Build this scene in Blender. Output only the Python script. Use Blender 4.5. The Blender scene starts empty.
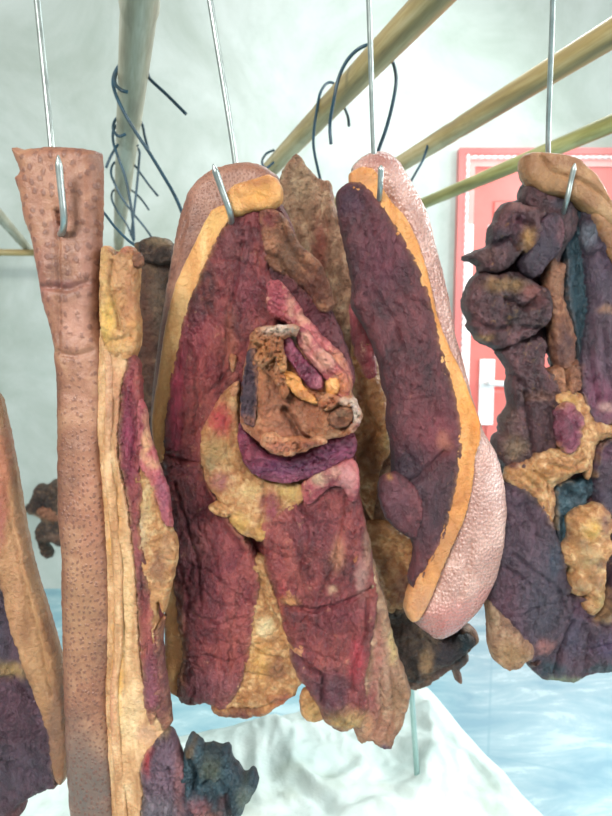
import bpy, math, random
import numpy as np
from mathutils import Vector, Matrix
from mathutils.geometry import delaunay_2d_cdt

# ------------------------------------------------------------------ camera, world, lights, exposure
scene = bpy.context.scene
COL = scene.collection
F = 612.0; CX = 306.0; CY = 408.0
CAMZ = 1.25; PITCH = math.atan(70 / 612.0)
cd = bpy.data.cameras.new('camera')
cd.sensor_fit = 'VERTICAL'; cd.sensor_height = 36.0; cd.lens = 36.0 * F / 816.0
cd.clip_start = 0.02; cd.clip_end = 60
cd.dof.use_dof = True; cd.dof.focus_distance = 0.50; cd.dof.aperture_fstop = 11.0
cam = bpy.data.objects.new('camera', cd); COL.objects.link(cam)
cam.location = (0, 0, CAMZ); cam.rotation_euler = (math.pi / 2 - PITCH, 0, 0)
scene.camera = cam

w = bpy.data.worlds.new('world'); scene.world = w; w.use_nodes = True
wn = w.node_tree.nodes; wl = w.node_tree.links
bg = wn['Background']
tc = wn.new('ShaderNodeTexCoord'); sp = wn.new('ShaderNodeSeparateXYZ')
rp = wn.new('ShaderNodeValToRGB')
wl.new(tc.outputs['Generated'], sp.inputs[0])
mm = wn.new('ShaderNodeMapRange'); mm.inputs['From Min'].default_value = -1
wl.new(sp.outputs['Z'], mm.inputs['Value']); wl.new(mm.outputs[0], rp.inputs[0])
rp.color_ramp.elements[0].color = (0.72, 0.77, 0.76, 1)
rp.color_ramp.elements[1].color = (1.0, 0.99, 0.96, 1)
wl.new(rp.outputs[0], bg.inputs['Color'])
bg.inputs['Strength'].default_value = 0.5

def area(name, loc, target, sx, sy, power, color=(1, 1, 1)):
    l = bpy.data.lights.new(name, 'AREA'); l.shape = 'RECTANGLE'; l.size = sx; l.size_y = sy
    l.energy = power; l.color = color
    o = bpy.data.objects.new(name, l); COL.objects.link(o); o.location = loc
    o.rotation_euler = (Vector(target) - Vector(loc)).to_track_quat('-Z', 'Y').to_euler()
    return o
area('window_daylight_right', (2.6, -.7, 2.2), (0, .6, 1.2), 1.3, 1.5, 78, (.95, .98, 1.0))  # unseen area light added at the right front for contrast
area('window_daylight_side', (2.1, 2.0, 1.9), (.15, .55, 1.2), 1.1, 1.3, 60, (.95, 1.0, 1.0))  # unseen area light added behind right for the rim on the rind
area('window_daylight_front', (-1.0, -1.8, 2.6), (0, .6, 1.2), 1.0, .9, 118, (1.0, .97, .92))  # unseen fill added from the camera side to brighten the meat
area('window_daylight_back', (0.7, 2.0, 3.0), (0.3, 1.6, 0.4), 1.2, .8, 22, (.92, 1.0, 1.0))  # unseen overhead fill added to brighten the sheet and floor

scene.view_settings.view_transform = 'Standard'; scene.view_settings.look = 'None'
scene.view_settings.exposure = 0.12; scene.view_settings.gamma = 1.0
scene.view_settings.use_curve_mapping = False

# ------------------------------------------------------------------ helpers
cp, sp_ = math.cos(PITCH), math.sin(PITCH)
def ray(px, py):
    a = (px - CX) / F; b = -(py - CY) / F
    return Vector((a, cp + b * sp_, -sp_ + b * cp))
def at(px, py, Y):                       # point of the vertical plane y=Y
    r = ray(px, py); t = Y / r.y
    return Vector((r.x * t, Y, CAMZ + r.z * t))
def atz(px, py, Z):                      # point of the horizontal plane z=Z
    r = ray(px, py); t = (Z - CAMZ) / r.z
    return Vector((r.x * t, r.y * t, Z))
def srgb(h):
    if isinstance(h, str):
        h = h.lstrip('#'); c = [int(h[i:i + 2], 16) / 255 for i in (0, 2, 4)]
    else: c = [v / 255 for v in h]
    return [((v + .055) / 1.055) ** 2.4 if v > .04045 else v / 12.92 for v in c] + [1.0]

_rng = np.random.RandomState(7)
_perm = _rng.permutation(512); _perm = np.concatenate([_perm, _perm, _perm])
_g = _rng.normal(size=(512, 3)); _g /= np.linalg.norm(_g, axis=1)[:, None]
def perlin(x, y, z=0.0):
    x = np.asarray(x, float); y = np.asarray(y, float); z = np.zeros_like(x) + z
    xi = np.floor(x).astype(int); yi = np.floor(y).astype(int); zi = np.floor(z).astype(int)
    xf, yf, zf = x - xi, y - yi, z - zi
    f = lambda t: t * t * t * (t * (t * 6 - 15) + 10)
    u, v, ww = f(xf), f(yf), f(zf)
    def gr(dx, dy, dz):
        h = _perm[(_perm[(_perm[(xi + dx) % 512] + yi + dy) % 512] + zi + dz) % 512] % 512
        g = _g[h]
        return g[:, 0] * (xf - dx) + g[:, 1] * (yf - dy) + g[:, 2] * (zf - dz)
    L = lambda a, b, t: a + t * (b - a)
    a = L(L(gr(0, 0, 0), gr(1, 0, 0), u), L(gr(0, 1, 0), gr(1, 1, 0), u), v)
    b = L(L(gr(0, 0, 1), gr(1, 0, 1), u), L(gr(0, 1, 1), gr(1, 1, 1), u), v)
    return L(a, b, ww) * 1.6
def fbm(x, y, s, o=4, z=0.0, rough=.5):
    r = 0; a = 1.0; n = 0
    for i in range(o):
        r = r + a * perlin(x / s + 17.3 * i, y / s - 9.1 * i, z); n += a; a *= rough; s *= .5
    return r / n
def ridged(x, y, s, o=3, z=0.0):
    r = 0; a = 1.0; n = 0
    for i in range(o):
        r = r + a * (1 - 2 * np.abs(perlin(x / s + 5.3 * i, y / s + 3.7 * i, z))); n += a; a *= .5; s *= .5
    return r / n
def polydist(P, poly, closed=True):
    d = np.full(len(P), 1e9)
    n = len(poly)
    for i in range(n if closed else n - 1):
        a = poly[i]; b = poly[(i + 1) % n]; ab = b - a
        t = np.clip(((P - a) @ ab) / max(ab @ ab, 1e-9), 0, 1)
        q = a + t[:, None] * ab
        d = np.minimum(d, np.hypot(*(P - q).T))
    return d
def inside(P, poly):
    x, y = P.T; r = np.zeros(len(P), bool); n = len(poly)
    for i in range(n):
        x1, y1 = poly[i]; x2, y2 = poly[(i + 1) % n]
        c = ((y1 > y) != (y2 > y))
        with np.errstate(divide='ignore', invalid='ignore'):
            xx = (x2 - x1) * (y - y1) / (y2 - y1) + x1
        r ^= c & (x < xx)
    return r
def smooth_poly(pts, step, rag, seed, sm=True):
    p = np.array(pts, float); n = len(p); out = []
    for i in range(n):                    # Catmull-Rom, then even steps
        p0, p1, p2, p3 = p[i - 1], p[i], p[(i + 1) % n], p[(i + 2) % n]
        k = max(1, int(np.hypot(*(p2 - p1)) / step))
        for j in range(k):
            t = j / k
            if sm:
                c = .5 * ((2 * p1) + (-p0 + p2) * t + (2 * p0 - 5 * p1 + 4 * p2 - p3) * t * t + (-p0 + 3 * p1 - 3 * p2 + p3) * t ** 3)
                q = p1 + (p2 - p1) * t
                c = c * .7 + q * .3
            else: c = p1 + (p2 - p1) * t
            out.append(c)
    q = np.array(out)
    if rag > 0:
        nx = fbm(q[:, 0], q[:, 1], 10, 4, seed * 1.7, .7); ny = fbm(q[:, 0], q[:, 1], 10, 4, seed * 1.7 + 40, .7)
        q = q + rag * 3.2 * np.stack([nx, ny], 1)
    return q

def empty(name, loc, label, cat, group=None):
    o = bpy.data.objects.new(name, None); COL.objects.link(o); o.location = loc
    o.empty_display_size = .03
    o['label'] = label; o['category'] = cat
    if group: o['group'] = group
    return o
def link_mesh(name, verts, faces, mat, parent=None, smooth=True):
    me = bpy.data.meshes.new(name)
    loc = Vector((0, 0, 0))
    q_ = parent
    while q_ is not None: loc = loc + q_.location; q_ = q_.parent
    vs = [tuple(Vector(v) - loc) for v in verts]
    me.from_pydata(vs, [], faces); me.update()
    if smooth: me.polygons.foreach_set('use_smooth', [True] * len(me.polygons))
    if mat: me.materials.append(mat)
    o = bpy.data.objects.new(name, me); COL.objects.link(o)
    if parent is not None: o.parent = parent
    return o

SEED = [0]
SPECS = []; MIDC = {}
def slab(name, pts, Y, mat, parent, **k):
    sp = dict(name=name, pts=pts, Y=Y, mat=mat, parent=parent, k=k); SPECS.append(sp); return sp
def rootof(p):
    while isinstance(p, dict): p = p['parent']
    return p
PROUD = {'bone', 'torn_flake', 'side_face', 'marrow_hollow', 'fibre_crust', 'fibre_edge', 'fat_curl', 'fat_streak', 'ridge', 'muscle_roll', 'knuckle_lump', 'dried_flap',
         'fat_crumb', 'tendon', 'top_crust', 'crust_edge', 'dried_meat', 'membrane_knob', 'fat_cap', 'skin_edge'}
BACK = {'meat_core', 'rind', 'dried_meat'}
def build_all():
    for sp in SPECS:
        sp['poly0'] = np.array(sp['pts'], float); sp['root'] = rootof(sp['parent'])
    for sp in SPECS:
        nb = []
        if sp['name'] not in PROUD | BACK:
            nb = [q for q in SPECS if q is not sp and q['root'] == sp['root'] and q['name'] not in PROUD | BACK]
        par = sp['parent']
        if isinstance(par, dict): par = par['obj']
        sp['obj'] = make_slab(sp['name'], sp['pts'], sp['Y'], sp['mat'], par, nbrs=nb, root=sp['root'], **sp['k'])
def make_slab(name, pts, Y, mat, parent, t=12, tb=8, R=14, step=2.2, rag=.6, slope=(0, 0),
         big=2.5, bigs=34, wr=.8, wrs=9, an=(1, 1), kind='lean', creases=(), bumps=(), spots=(), holes=(), label=None, sm=True, p=2.0, grow=None, edge=None, amp=1.0, nbrs=(), root=None):
    """a thick, rounded, wrinkled piece with its own outline; lengths of relief in mm, outline in photo pixels at depth Y"""
    SEED[0] += 1; sd = SEED[0]
    poly = smooth_poly(pts, step, rag, sd, sm)
    if grow is None: grow = 0.0 if kind == 'rind' else 1.1
    if grow:
        tg = np.roll(poly, -1, 0) - np.roll(poly, 1, 0); tg /= np.maximum(np.hypot(*tg.T), 1e-6)[:, None]
        nrm = np.stack([tg[:, 1], -tg[:, 0]], 1)
        pts_ = poly
        sa = np.sum(poly[:, 0] * np.roll(poly[:, 1], -1) - np.roll(poly[:, 0], -1) * poly[:, 1])
        nrm = nrm * (1 if sa > 0 else -1)
        q5 = poly + nrm * 5.0
        nF = np.full(len(poly), 9.0); nC = np.zeros((len(poly), 3))
        for nb_ in nbrs:
            m_ = inside(q5, nb_['poly0']) | inside(poly + nrm * 2.5, nb_['poly0'])
            fr_ = nb_['Y'] - nb_['k'].get('t', 12) / 1000
            m_ &= fr_ < nF
            nF[m_] = fr_; nC[m_] = MIDC[nb_['mat'].name]
        isI = nF < 8
        gI = grow + np.where(isI, 1.6, 0)
        gI = (np.roll(gI, 1) + gI + np.roll(gI, -1)) / 3
        poly = poly + nrm * gI[:, None]
        if isI.any():
            rg2 = np.where(isI, 1.3, 0)
            poly = poly + rg2[:, None] * np.stack([fbm(poly[:, 0], poly[:, 1], 7, 3, sd * 2.1, .7), fbm(poly[:, 0], poly[:, 1], 7, 3, sd * 2.1 + 30, .7)], 1) * 1.6
    else:
        isI = np.zeros(len(poly), bool); nF = np.full(len(poly), 9.0); nC = np.zeros((len(poly), 3))
    hl = [smooth_poly(h, step, .2, sd) for h in holes]
    x0, y0 = poly.min(0); x1, y1 = poly.max(0)
    gx, gy = np.meshgrid(np.arange(x0, x1, step), np.arange(y0, y1, step * .87))
    gx = gx + (np.arange(gx.shape[0]) % 2)[:, None] * step / 2
    G = np.stack([gx.ravel(), gy.ravel()], 1)
    r = np.random.RandomState(sd); G = G + r.uniform(-.18, .18, G.shape) * step
    G = G[inside(G, poly)]; G = G[polydist(G, poly) > step * .55]
    for h in hl:
        G = G[~inside(G, h)]; G = G[polydist(G, h) > step * .55]
    nb = len(poly); P = [poly] + hl + [G]
    edges = [(i, (i + 1) % nb) for i in range(nb)]; off = nb
    for h in hl:
        k = len(h); edges += [(off + i, off + (i + 1) % k) for i in range(k)]; off += k
    A = np.concatenate(P)
    V, E, T, ov, oe, of = delaunay_2d_cdt([Vector(a) for a in A], edges, [], 0, 1e-4)
    V = np.array([(v.x, v.y) for v in V])
    T = np.array([f for f in T if len(f) == 3])
    c = V[T].mean(1); keep = inside(c, poly)
    for h in hl: keep &= ~inside(c, h)
    T = T[keep]
    a, b, c3 = V[T[:, 0]], V[T[:, 1]], V[T[:, 2]]
    ar = (b[:, 0] - a[:, 0]) * (c3[:, 1] - a[:, 1]) - (b[:, 1] - a[:, 1]) * (c3[:, 0] - a[:, 0])
    T[ar < 0] = T[ar < 0][:, ::-1]        # screen-space clockwise -> facing the camera after y flips
    d = polydist(V, poly)
    for h in hl: d = np.minimum(d, polydist(V, h))
    x, y = V.T
    dI = np.full(len(V), 1e3); dE = d.copy(); dlt = np.zeros(len(V)); ncol = np.zeros((len(V), 3))
    if isI.any():
        own = Y - t / 1000; dl = np.where(isI, (nF - own) * .5, 0)
        for _ in range(6): dl = (np.roll(dl, 1) + dl + np.roll(dl, -1)) / 3
        near = np.zeros(len(V), int); best = np.full(len(V), 1e9); eb = np.full(len(V), 1e9)
        for i in range(len(poly)):
            dd = (V[:, 0] - poly[i, 0]) ** 2 + (V[:, 1] - poly[i, 1]) ** 2
            if isI[i]:
                m_ = dd < best; best[m_] = dd[m_]; near[m_] = i
            else: eb = np.minimum(eb, dd)
        dI = np.sqrt(best); dE = np.sqrt(eb)
        dlt = dl[near] * np.exp(-(dI / 7.0) ** 2); ncol = nC[near]
        if not hl: d_b = np.minimum(dE, dI + .8 * R)
        else: d_b = np.minimum(np.minimum(dE, dI + .8 * R), d * 3)
    else: d_b = d
    prof = (1 - (1 - np.clip(d_b / R, 0, 1)) ** p) ** (1 / p)
    if edge is None: edge = 0.0 if kind == 'rind' else .6
    ed_ = np.minimum(d / 1.6, np.minimum(dE / 4.0, 1)) if isI.any() else np.clip(d / 4.0, 0, 1)
    ed_ = np.clip(ed_, 0, 1)
    pf = (1 - edge) * prof + edge * (1 - (1 - ed_) ** 2) ** .5
    if isI.any(): pf = pf * np.clip(d / 1.6, 0, 1) ** .5
    prof = pf
    fade = np.clip(np.minimum(d / 1.5, dE / 3.5) if isI.any() else d / 3.5, 0, 1); fade = fade * fade * (3 - 2 * fade)
    z = (sum(map(ord, root.name)) % 97 if root else sd) * 3.1 + (0 if isI.any() else sd * .37)
    wx = x + 5 * fbm(x, y, 26, 2, z + 9); wy = y + 5 * fbm(x, y, 26, 2, z + 19)
    h = big * 1.3 * fbm(x, y, bigs, 4, z)
    ax, ay = wx / an[0], wy / an[1]
    if kind == 'lean':
        rg_ = np.clip(1 - np.abs(fbm(ax, ay, wrs * 2.2, 4, z, .6)) * 9, 0, 1) ** 1.5
        h = h - wr * 1.5 * rg_ - wr * .8 * ridged(ax, ay, wrs * 1.2, 3, z + 2) + wr * .9 * fbm(x, y, wrs * .8, 3, z + 3, .65)
    elif kind == 'crumple':
        h = h - wr * ridged(ax, ay, wrs, 4, z) * 1.3 + wr * .8 * fbm(x, y, wrs * .6, 3, z, .65)
    elif kind == 'crust':
        h = h + wr * fbm(x, y, wrs, 5, z, .75) * 2.4 + wr * .6 * ridged(ax, ay, wrs * .7, 2, z)
    elif kind == 'fat':
        h = h + wr * fbm(ax, ay, wrs * 1.5, 3, z)
    elif kind == 'rind':
        h = h + wr * fbm(ax, ay, wrs * 1.5, 3, z)
    for (line, wd, dp) in creases:
        ln = np.array(line, float); Q = np.stack([x + 1.6 * fbm(x, y, 12, 3, z + 50), y + 1.6 * fbm(x, y, 12, 3, z + 60)], 1)
        dd = polydist(Q, ln, False)
        h = h - 1.35 * dp * np.exp(-(dd / wd) ** 2)
    for (bx, by, rx, ry, am) in bumps:
        h = h + am * np.exp(-((x - bx) / rx) ** 2 - ((y - by) / ry) ** 2)
    cen = poly.mean(0)
    tilt = slope[0] * (x - cen[0]) + slope[1] * (y - cen[1])
    yf = Y + dlt * np.clip(d / 1.6, 0, 1) - (t * prof + (h - .5 * np.exp(-(dI / 2.0) ** 2)) * fade - tilt) / 1000.0
    yb = Y + (tb * prof + .5 * big * fbm(x, y, bigs, 2, z + 7) * fade + tilt) / 1000.0
    # lateral position in the plane y=Y, relief goes straight to the back and the front
    aa = (x - CX) / F; bb = -(y - CY) / F
    ry_ = cp + bb * sp_; tt = Y / ry_
    X = aa * tt; Z = CAMZ + (-sp_ + bb * cp) * tt
    n = len(V)
    isb = d < 1e-3
    idx = np.arange(n); back = idx.copy(); k = n; bl = []
    for i in range(n):
        if not isb[i]: back[i] = k; k += 1; bl.append(i)
    vf = np.stack([X, yf, Z], 1); vb = np.stack([X[bl], yb[bl], Z[bl]], 1)
    verts = np.concatenate([vf, vb])
    faces = T[:, ::1].tolist() + back[T][:, ::-1].tolist()
    o = link_mesh(name, verts.tolist(), faces, mat, parent)
    # tint attribute: the meat's own colour patches, plus some painted light and shade
    C = np.zeros((len(verts), 4)); C[:, :3] = .5
    src = np.concatenate([idx, np.array(bl, int)]) if len(bl) else idx
    Xp = x + 6 * fbm(x, y, 14, 3, z + 70); Yp = y + 6 * fbm(x, y, 14, 3, z + 80)
    col = np.zeros((n, 3)); al = np.zeros(n)
    for (sx, sy, rx, ry, hx, st) in spots:
        g = st * np.exp(-(((Xp - sx) / rx) ** 2 + ((Yp - sy) / ry) ** 2) ** 1.5)
        cc = np.array(srgb(hx)[:3])
        na = g + al * (1 - g); safe = np.maximum(na, 1e-6)
        col = (cc[None] * g[:, None] + col * (al * (1 - g))[:, None]) / safe[:, None]; al = na
    if isI.any():
        g = .55 * np.exp(-(dI / 3.2) ** 1.5) * np.clip(.6 + 1.6 * fbm(x, y, 9, 3, z + 90), 0, 1)
        na = g + al * (1 - g); safe = np.maximum(na, 1e-6)
        col = (ncol * g[:, None] + col * (al * (1 - g))[:, None]) / safe[:, None]; al = na
    C[:, :3] = col[src]; C[:, 3] = al[src]
    ca = o.data.color_attributes.new('Tint', 'FLOAT_COLOR', 'POINT')
    ca.data.foreach_set('color', C.ravel())
    if label: o['label'] = label
    return o

def tube(name, pts, rad, mat, parent=None, seg=10, tip=None, res=6):
    """round wire through points; rad a number or one per point"""
    P = [Vector(p) for p in pts]; n = len(P); rr = rad if isinstance(rad, (list, tuple)) else [rad] * n
    Q = []; RR = []
    for i in range(n - 1):
        p0 = P[max(i - 1, 0)]; p1 = P[i]; p2 = P[i + 1]; p3 = P[min(i + 2, n - 1)]
        for j in range(res):
            t = j / res
            Q.append(.5 * ((2 * p1) + (p2 - p0) * t + (2 * p0 - 5 * p1 + 4 * p2 - p3) * t * t + (-p0 + 3 * p1 - 3 * p2 + p3) * t ** 3))
            RR.append(rr[i] + (rr[i + 1] - rr[i]) * t)
    Q.append(P[-1]); RR.append(rr[-1])
    T = [(Q[min(i + 1, len(Q) - 1)] - Q[max(i - 1, 0)]).normalized() for i in range(len(Q))]
    nrm = T[0].orthogonal().normalized(); V = []; Fc = []
    for i, q in enumerate(Q):
        nrm = (nrm - T[i] * nrm.dot(T[i])).normalized(); bn = T[i].cross(nrm)
        for k in range(seg):
            a = 2 * math.pi * k / seg
            V.append(q + (nrm * math.cos(a) + bn * math.sin(a)) * RR[i])
    for i in range(len(Q) - 1):
        for k in range(seg):
            a = i * seg + k; b = i * seg + (k + 1) % seg
            Fc.append((a, b, b + seg, a + seg))
    V.append(Q[0]); V.append(Q[-1]); s = len(V) - 2; e = len(V) - 1
    for k in range(seg):
        Fc.append((s, (k + 1) % seg, k)); b = (len(Q) - 1) * seg
        Fc.append((e, b + k, b + (k + 1) % seg))
    return link_mesh(name, V, Fc, mat, parent)

def box(name, lo, hi, mat, parent=None, bev=0.0):
    import bmesh
    bm = bmesh.new(); bmesh.ops.create_cube(bm, size=1)
    lo = Vector(lo); hi = Vector(hi); c = (lo + hi) / 2; s = hi - lo
    for v in bm.verts: v.co = Vector((v.co.x * s.x, v.co.y * s.y, v.co.z * s.z)) + c - (parent.location if parent else Vector())
    if bev: bmesh.ops.bevel(bm, geom=list(bm.edges), offset=bev, segments=2, affect='EDGES', profile=.7)
    me = bpy.data.meshes.new(name); bm.to_mesh(me); bm.free()
    me.materials.append(mat)
    o = bpy.data.objects.new(name, me); COL.objects.link(o)
    if parent: o.parent = parent
    return o

# ------------------------------------------------------------------ materials
class M:
    def __init__(s, name, rough=.5, spec=.5, coat=0.0, sss=0.0):
        s.m = bpy.data.materials.new(name); s.m.use_nodes = True
        s.n = s.m.node_tree.nodes; s.l = s.m.node_tree.links; s.b = s.n['Principled BSDF']
        s.b.inputs['Roughness'].default_value = rough; s.b.inputs['Specular IOR Level'].default_value = spec
        s.b.inputs['Coat Weight'].default_value = coat; s.b.inputs['Coat Roughness'].default_value = .25
        if sss:
            s.b.inputs['Subsurface Weight'].default_value = sss
            s.b.inputs['Subsurface Radius'].default_value = (1, .35, .2); s.b.inputs['Subsurface Scale'].default_value = .004
        s.tc = s.n.new('ShaderNodeTexCoord')
    def vec(s, scale=(1, 1, 1), rot=(0, 0, 0)):
        mp = s.n.new('ShaderNodeMapping'); s.l.new(s.tc.outputs['Object'], mp.inputs[0])
        mp.inputs['Scale'].default_value = scale; mp.inputs['Rotation'].default_value = rot
        return mp.outputs[0]
    def noise(s, sc, det=5, rough=.6, vec=None, dist=0.0):
        t = s.n.new('ShaderNodeTexNoise'); t.inputs['Scale'].default_value = sc; t.inputs['Detail'].default_value = det
        t.inputs['Roughness'].default_value = rough; t.inputs['Distortion'].default_value = dist
        s.l.new(vec or s.vec(), t.inputs['Vector']); return t.outputs['Fac']
    def voro(s, sc, feat='F1', vec=None, rand=1.0):
        t = s.n.new('ShaderNodeTexVoronoi'); t.feature = feat; t.inputs['Scale'].default_value = sc
        t.inputs['Randomness'].default_value = rand
        s.l.new(vec or s.vec(), t.inputs['Vector']); return t.outputs['Distance']
    def ramp(s, v, stops):
        r = s.n.new('ShaderNodeValToRGB'); s.l.new(v, r.inputs[0]); e = r.color_ramp.elements
        for i, (p, c) in enumerate(stops):
            el = e[i] if i < 2 else e.new(p)
            el.position = p; el.color = srgb(c) if not isinstance(c, float) else (c, c, c, 1)
        return r.outputs[0]
    def mix(s, f, a, b, mode='MIX'):
        x = s.n.new('ShaderNodeMix'); x.data_type = 'RGBA'; x.blend_type = mode
        for so, inp in ((f, x.inputs[0]), (a, x.inputs[6]), (b, x.inputs[7])):
            if isinstance(so, (int, float)): inp.default_value = so
            elif isinstance(so, str): inp.default_value = srgb(so)
            else: s.l.new(so, inp)
        return x.outputs[2]
    def crack(s, sc, width=.1, det=5, vec=None, rough=.6):
        n = s.noise(sc, det, rough, vec, .4)
        a = s.math('ABSOLUTE', s.math('SUBTRACT', n, .5))
        return s.ramp(a, [(0.0, 0.0), (width, 1.0)])
    def math(s, op, a, b=0.0, c=None):
        x = s.n.new('ShaderNodeMath'); x.operation = op
        for so, inp in zip((a, b, c), x.inputs):
            if so is None: continue
            if isinstance(so, (int, float)): inp.default_value = so
            else: s.l.new(so, inp)
        return x.outputs[0]
    def bump(s, h, dist, strength=1.0, prev=None):
        b = s.n.new('ShaderNodeBump'); b.inputs['Distance'].default_value = dist; b.inputs['Strength'].default_value = strength
        s.l.new(h, b.inputs['Height'])
        if prev is not None: s.l.new(prev, b.inputs['Normal'])
        return b.outputs[0]
    def tint(s, col, nz=None):
        a = s.n.new('ShaderNodeAttribute'); a.attribute_name = 'Tint'
        f = a.outputs['Alpha']
        if nz is not None:
            f = s.math('MULTIPLY', f, s.math('MULTIPLY_ADD', nz, 1.6, .25)); f = s.math('MINIMUM', f, 1.0)
        return s.mix(f, col, a.outputs['Color'])
    def out(s, col=None, nrm=None, rough=None):
        if col is not None:
            if isinstance(col, str): s.b.inputs['Base Color'].default_value = srgb(col)
            else: s.l.new(col, s.b.inputs['Base Color'])
        if nrm is not None: s.l.new(nrm, s.b.inputs['Normal']); s.l.new(nrm, s.b.inputs['Coat Normal'])
        if rough is not None: s.l.new(rough, s.b.inputs['Roughness'])
        return s.m

def lean_mat(name, dark, mid, light, fleck, rough=.5, bump=.0009, coat=.12, fl=.62, st=(1, 1, .55)):
    m = M(name, rough, .5, coat, .12)
    v = m.vec(st)
    n1 = m.noise(38, 6, .6, v, .6); n2 = m.noise(210, 5, .65, v); n3 = m.noise(560, 4, .7)
    c = m.ramp(n1, [(.3, dark), (.5, mid), (.72, light)])
    c = m.mix(m.math('MULTIPLY', m.ramp(n2, [(.4, 0.0), (.75, 1.0)]), .45), c, light)
    c = m.mix(m.math('MULTIPLY', m.ramp(n3, [(.45, 1.0), (.62, 0.0)]), .18), c, dark)
    n4 = m.noise(120, 6, .75)
    c = m.tint(c, n4)
    c = m.mix(m.math('MULTIPLY', m.ramp(n4, [(fl, 0.0), (fl + .09, 1.0)]), .55), c, fleck)
    crh = m.crack(46, .045, 6, v, .62); cr2 = m.crack(105, .05, 5, v, .65)
    b = m.bump(crh, bump * .95, .9); b = m.bump(cr2, bump * .5, .8, b); b = m.bump(n2, bump * 3.4, 1.0, b); b = m.bump(n3, bump * 1.4, 1.0, b)
    c = m.mix(m.math('MULTIPLY', m.math('SUBTRACT', 1.0, crh), .3), c, dark)  # crack lines darkened in colour: mostly groove shade, partly drier meat
    rg = m.math('MULTIPLY_ADD', n2, .6, rough - .24)
    return m.out(c, b, rg)
def fat_mat(name, dark, mid, light, rough=.5, sc=60, bump=.0006, coat=.15, st=(1, 1, .4), fleck='#8a4a2a', fl=.66):
    m = M(name, rough, .45, coat, .25)
    n1 = m.noise(sc, 5, .55, m.vec(st), .5); n2 = m.noise(320, 4, .6); n3 = m.noise(150, 6, .75)
    c = m.ramp(n1, [(.3, dark), (.5, mid), (.7, light)])
    c = m.tint(c, n3)
    c = m.mix(m.math('MULTIPLY', m.ramp(n3, [(fl, 0.0), (fl + .08, 1.0)]), .6), c, fleck)
    cr = m.crack(70, .05, 5, None, .65)
    c = m.mix(m.math('MULTIPLY', m.ramp(n2, [(.45, 0.0), (.65, 1.0)]), .3), c, dark)
    b = m.bump(cr, bump * .8, .8); b = m.bump(n2, bump * 2.4, 1.0, b); b = m.bump(n3, bump * 3.8, 1.0, b)
    return m.out(c, b, m.math('MULTIPLY_ADD', n3, .4, rough - .2))
def rind_mat(name, base, light, dark, pore, rough=.55, dots=150, thr=.22, bump=.0006, coat=.1, dotmix=.75, pim=False):
    m = M(name, rough, .5, coat, .1)
    n1 = m.noise(28, 5, .6, None, .5); n2 = m.noise(420, 4, .7); n3 = m.noise(90, 5, .7)
    c = m.ramp(n1, [(.32, dark), (.5, base), (.68, light)])
    c = m.mix(m.math('MULTIPLY', m.ramp(n2, [(.42, 0.0), (.66, 1.0)]), .35), c, light)
    c = m.tint(c, n3)
    sx_ = m.n.new('ShaderNodeSeparateXYZ'); m.l.new(m.tc.outputs['Object'], sx_.inputs[0])
    x = m.n.new('ShaderNodeCombineXYZ')
    m.l.new(m.math('ADD', sx_.outputs[0], m.math('MULTIPLY', n3, .004)), x.inputs[0]); m.l.new(m.math('MULTIPLY_ADD', n1, .01, m.math('MULTIPLY', sx_.outputs[2], .8)), x.inputs[1])
    def v2(sc):
        t_ = m.n.new('ShaderNodeTexVoronoi'); t_.voronoi_dimensions = '2D'; t_.inputs['Scale'].default_value = sc; t_.inputs['Randomness'].default_value = .8
        m.l.new(x.outputs[0], t_.inputs['Vector']); return t_.outputs['Distance']
    vd = v2(dots)
    if dots < 200:
        zz = m.n.new('ShaderNodeMapRange'); zz.inputs['From Min'].default_value = -.09; zz.inputs['From Max'].default_value = -.26
        m.l.new(sx_.outputs[2], zz.inputs['Value'])
        vb = v2(dots * 1.9); vd = m.math('ADD', m.math('MULTIPLY', vd, m.math('SUBTRACT', 1.0, zz.outputs[0])), m.math('MULTIPLY', vb, zz.outputs[0]))
    vd2 = m.math('ADD', vd, m.math('MULTIPLY_ADD', n2, .5, -.25))
    dt = m.ramp(vd2, [(thr * .5, 1.0), (thr, 0.0)])
    c = m.mix(m.math('MULTIPLY', dt, m.math('MULTIPLY', m.ramp(n3, [(.3, .55), (.5, 1.0)]), dotmix)), c, pore)
    if pim:
        b = m.bump(m.ramp(v2(dots * 1.1), [(0.0, 1.0), (.75, 0.0)]), bump * 2, .8)
    else: b = m.bump(dt, bump, -.6 if False else .6); 
    b = m.bump(n2, bump, .7, b)
    return m.out(c, b, m.math('MULTIPLY_ADD', n3, .4, rough - .2))

LEAN = lean_mat('lean_crimson', '#3c1219', '#7a2c32', '#b05a4e', '#d8a078', .38, .0012, .3)
LEANP = lean_mat('lean_plum', '#2a111a', '#54242c', '#7e4044', '#9a6a54', .45)
LEANV = lean_mat('lean_violet_dry', '#221a28', '#402a38', '#6a4c5a', '#7a6666', .42, .0011, .2)
LEAND = lean_mat('lean_dark_knobbly', '#20141a', '#4a2d33', '#7c5054', '#b08652', .4, .0014, .25, .6)
TEAL = lean_mat('lean_blue_black', '#10222c', '#24404c', '#3f5f6a', '#5a6a6a', .38, .0011, .3)
PINK = lean_mat('muscle_pink', '#7a2a3a', '#ab4c56', '#d08078', '#e0b090', .36, .0009, .3, .58)
MAG = lean_mat('muscle_magenta', '#48182c', '#7c2c48', '#a4546a', '#c08070', .3, .0008, .35, .66, (1, 1, 1))
FAT = fat_mat('fat_amber', '#b87e42', '#d8a062', '#ecc68a', .4)
FATO = fat_mat('fat_orange', '#b26c34', '#d89552', '#eab676', .33, 45)
FATC = fat_mat('fat_cream', '#a4764c', '#c89c70', '#e4c296', .4, 80)
MEMB = fat_mat('membrane_gold', '#94603a', '#c08c5a', '#e6c08e', .4, 120, .001, .2, (1, 1, 1), '#6a3426', .6)
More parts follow.
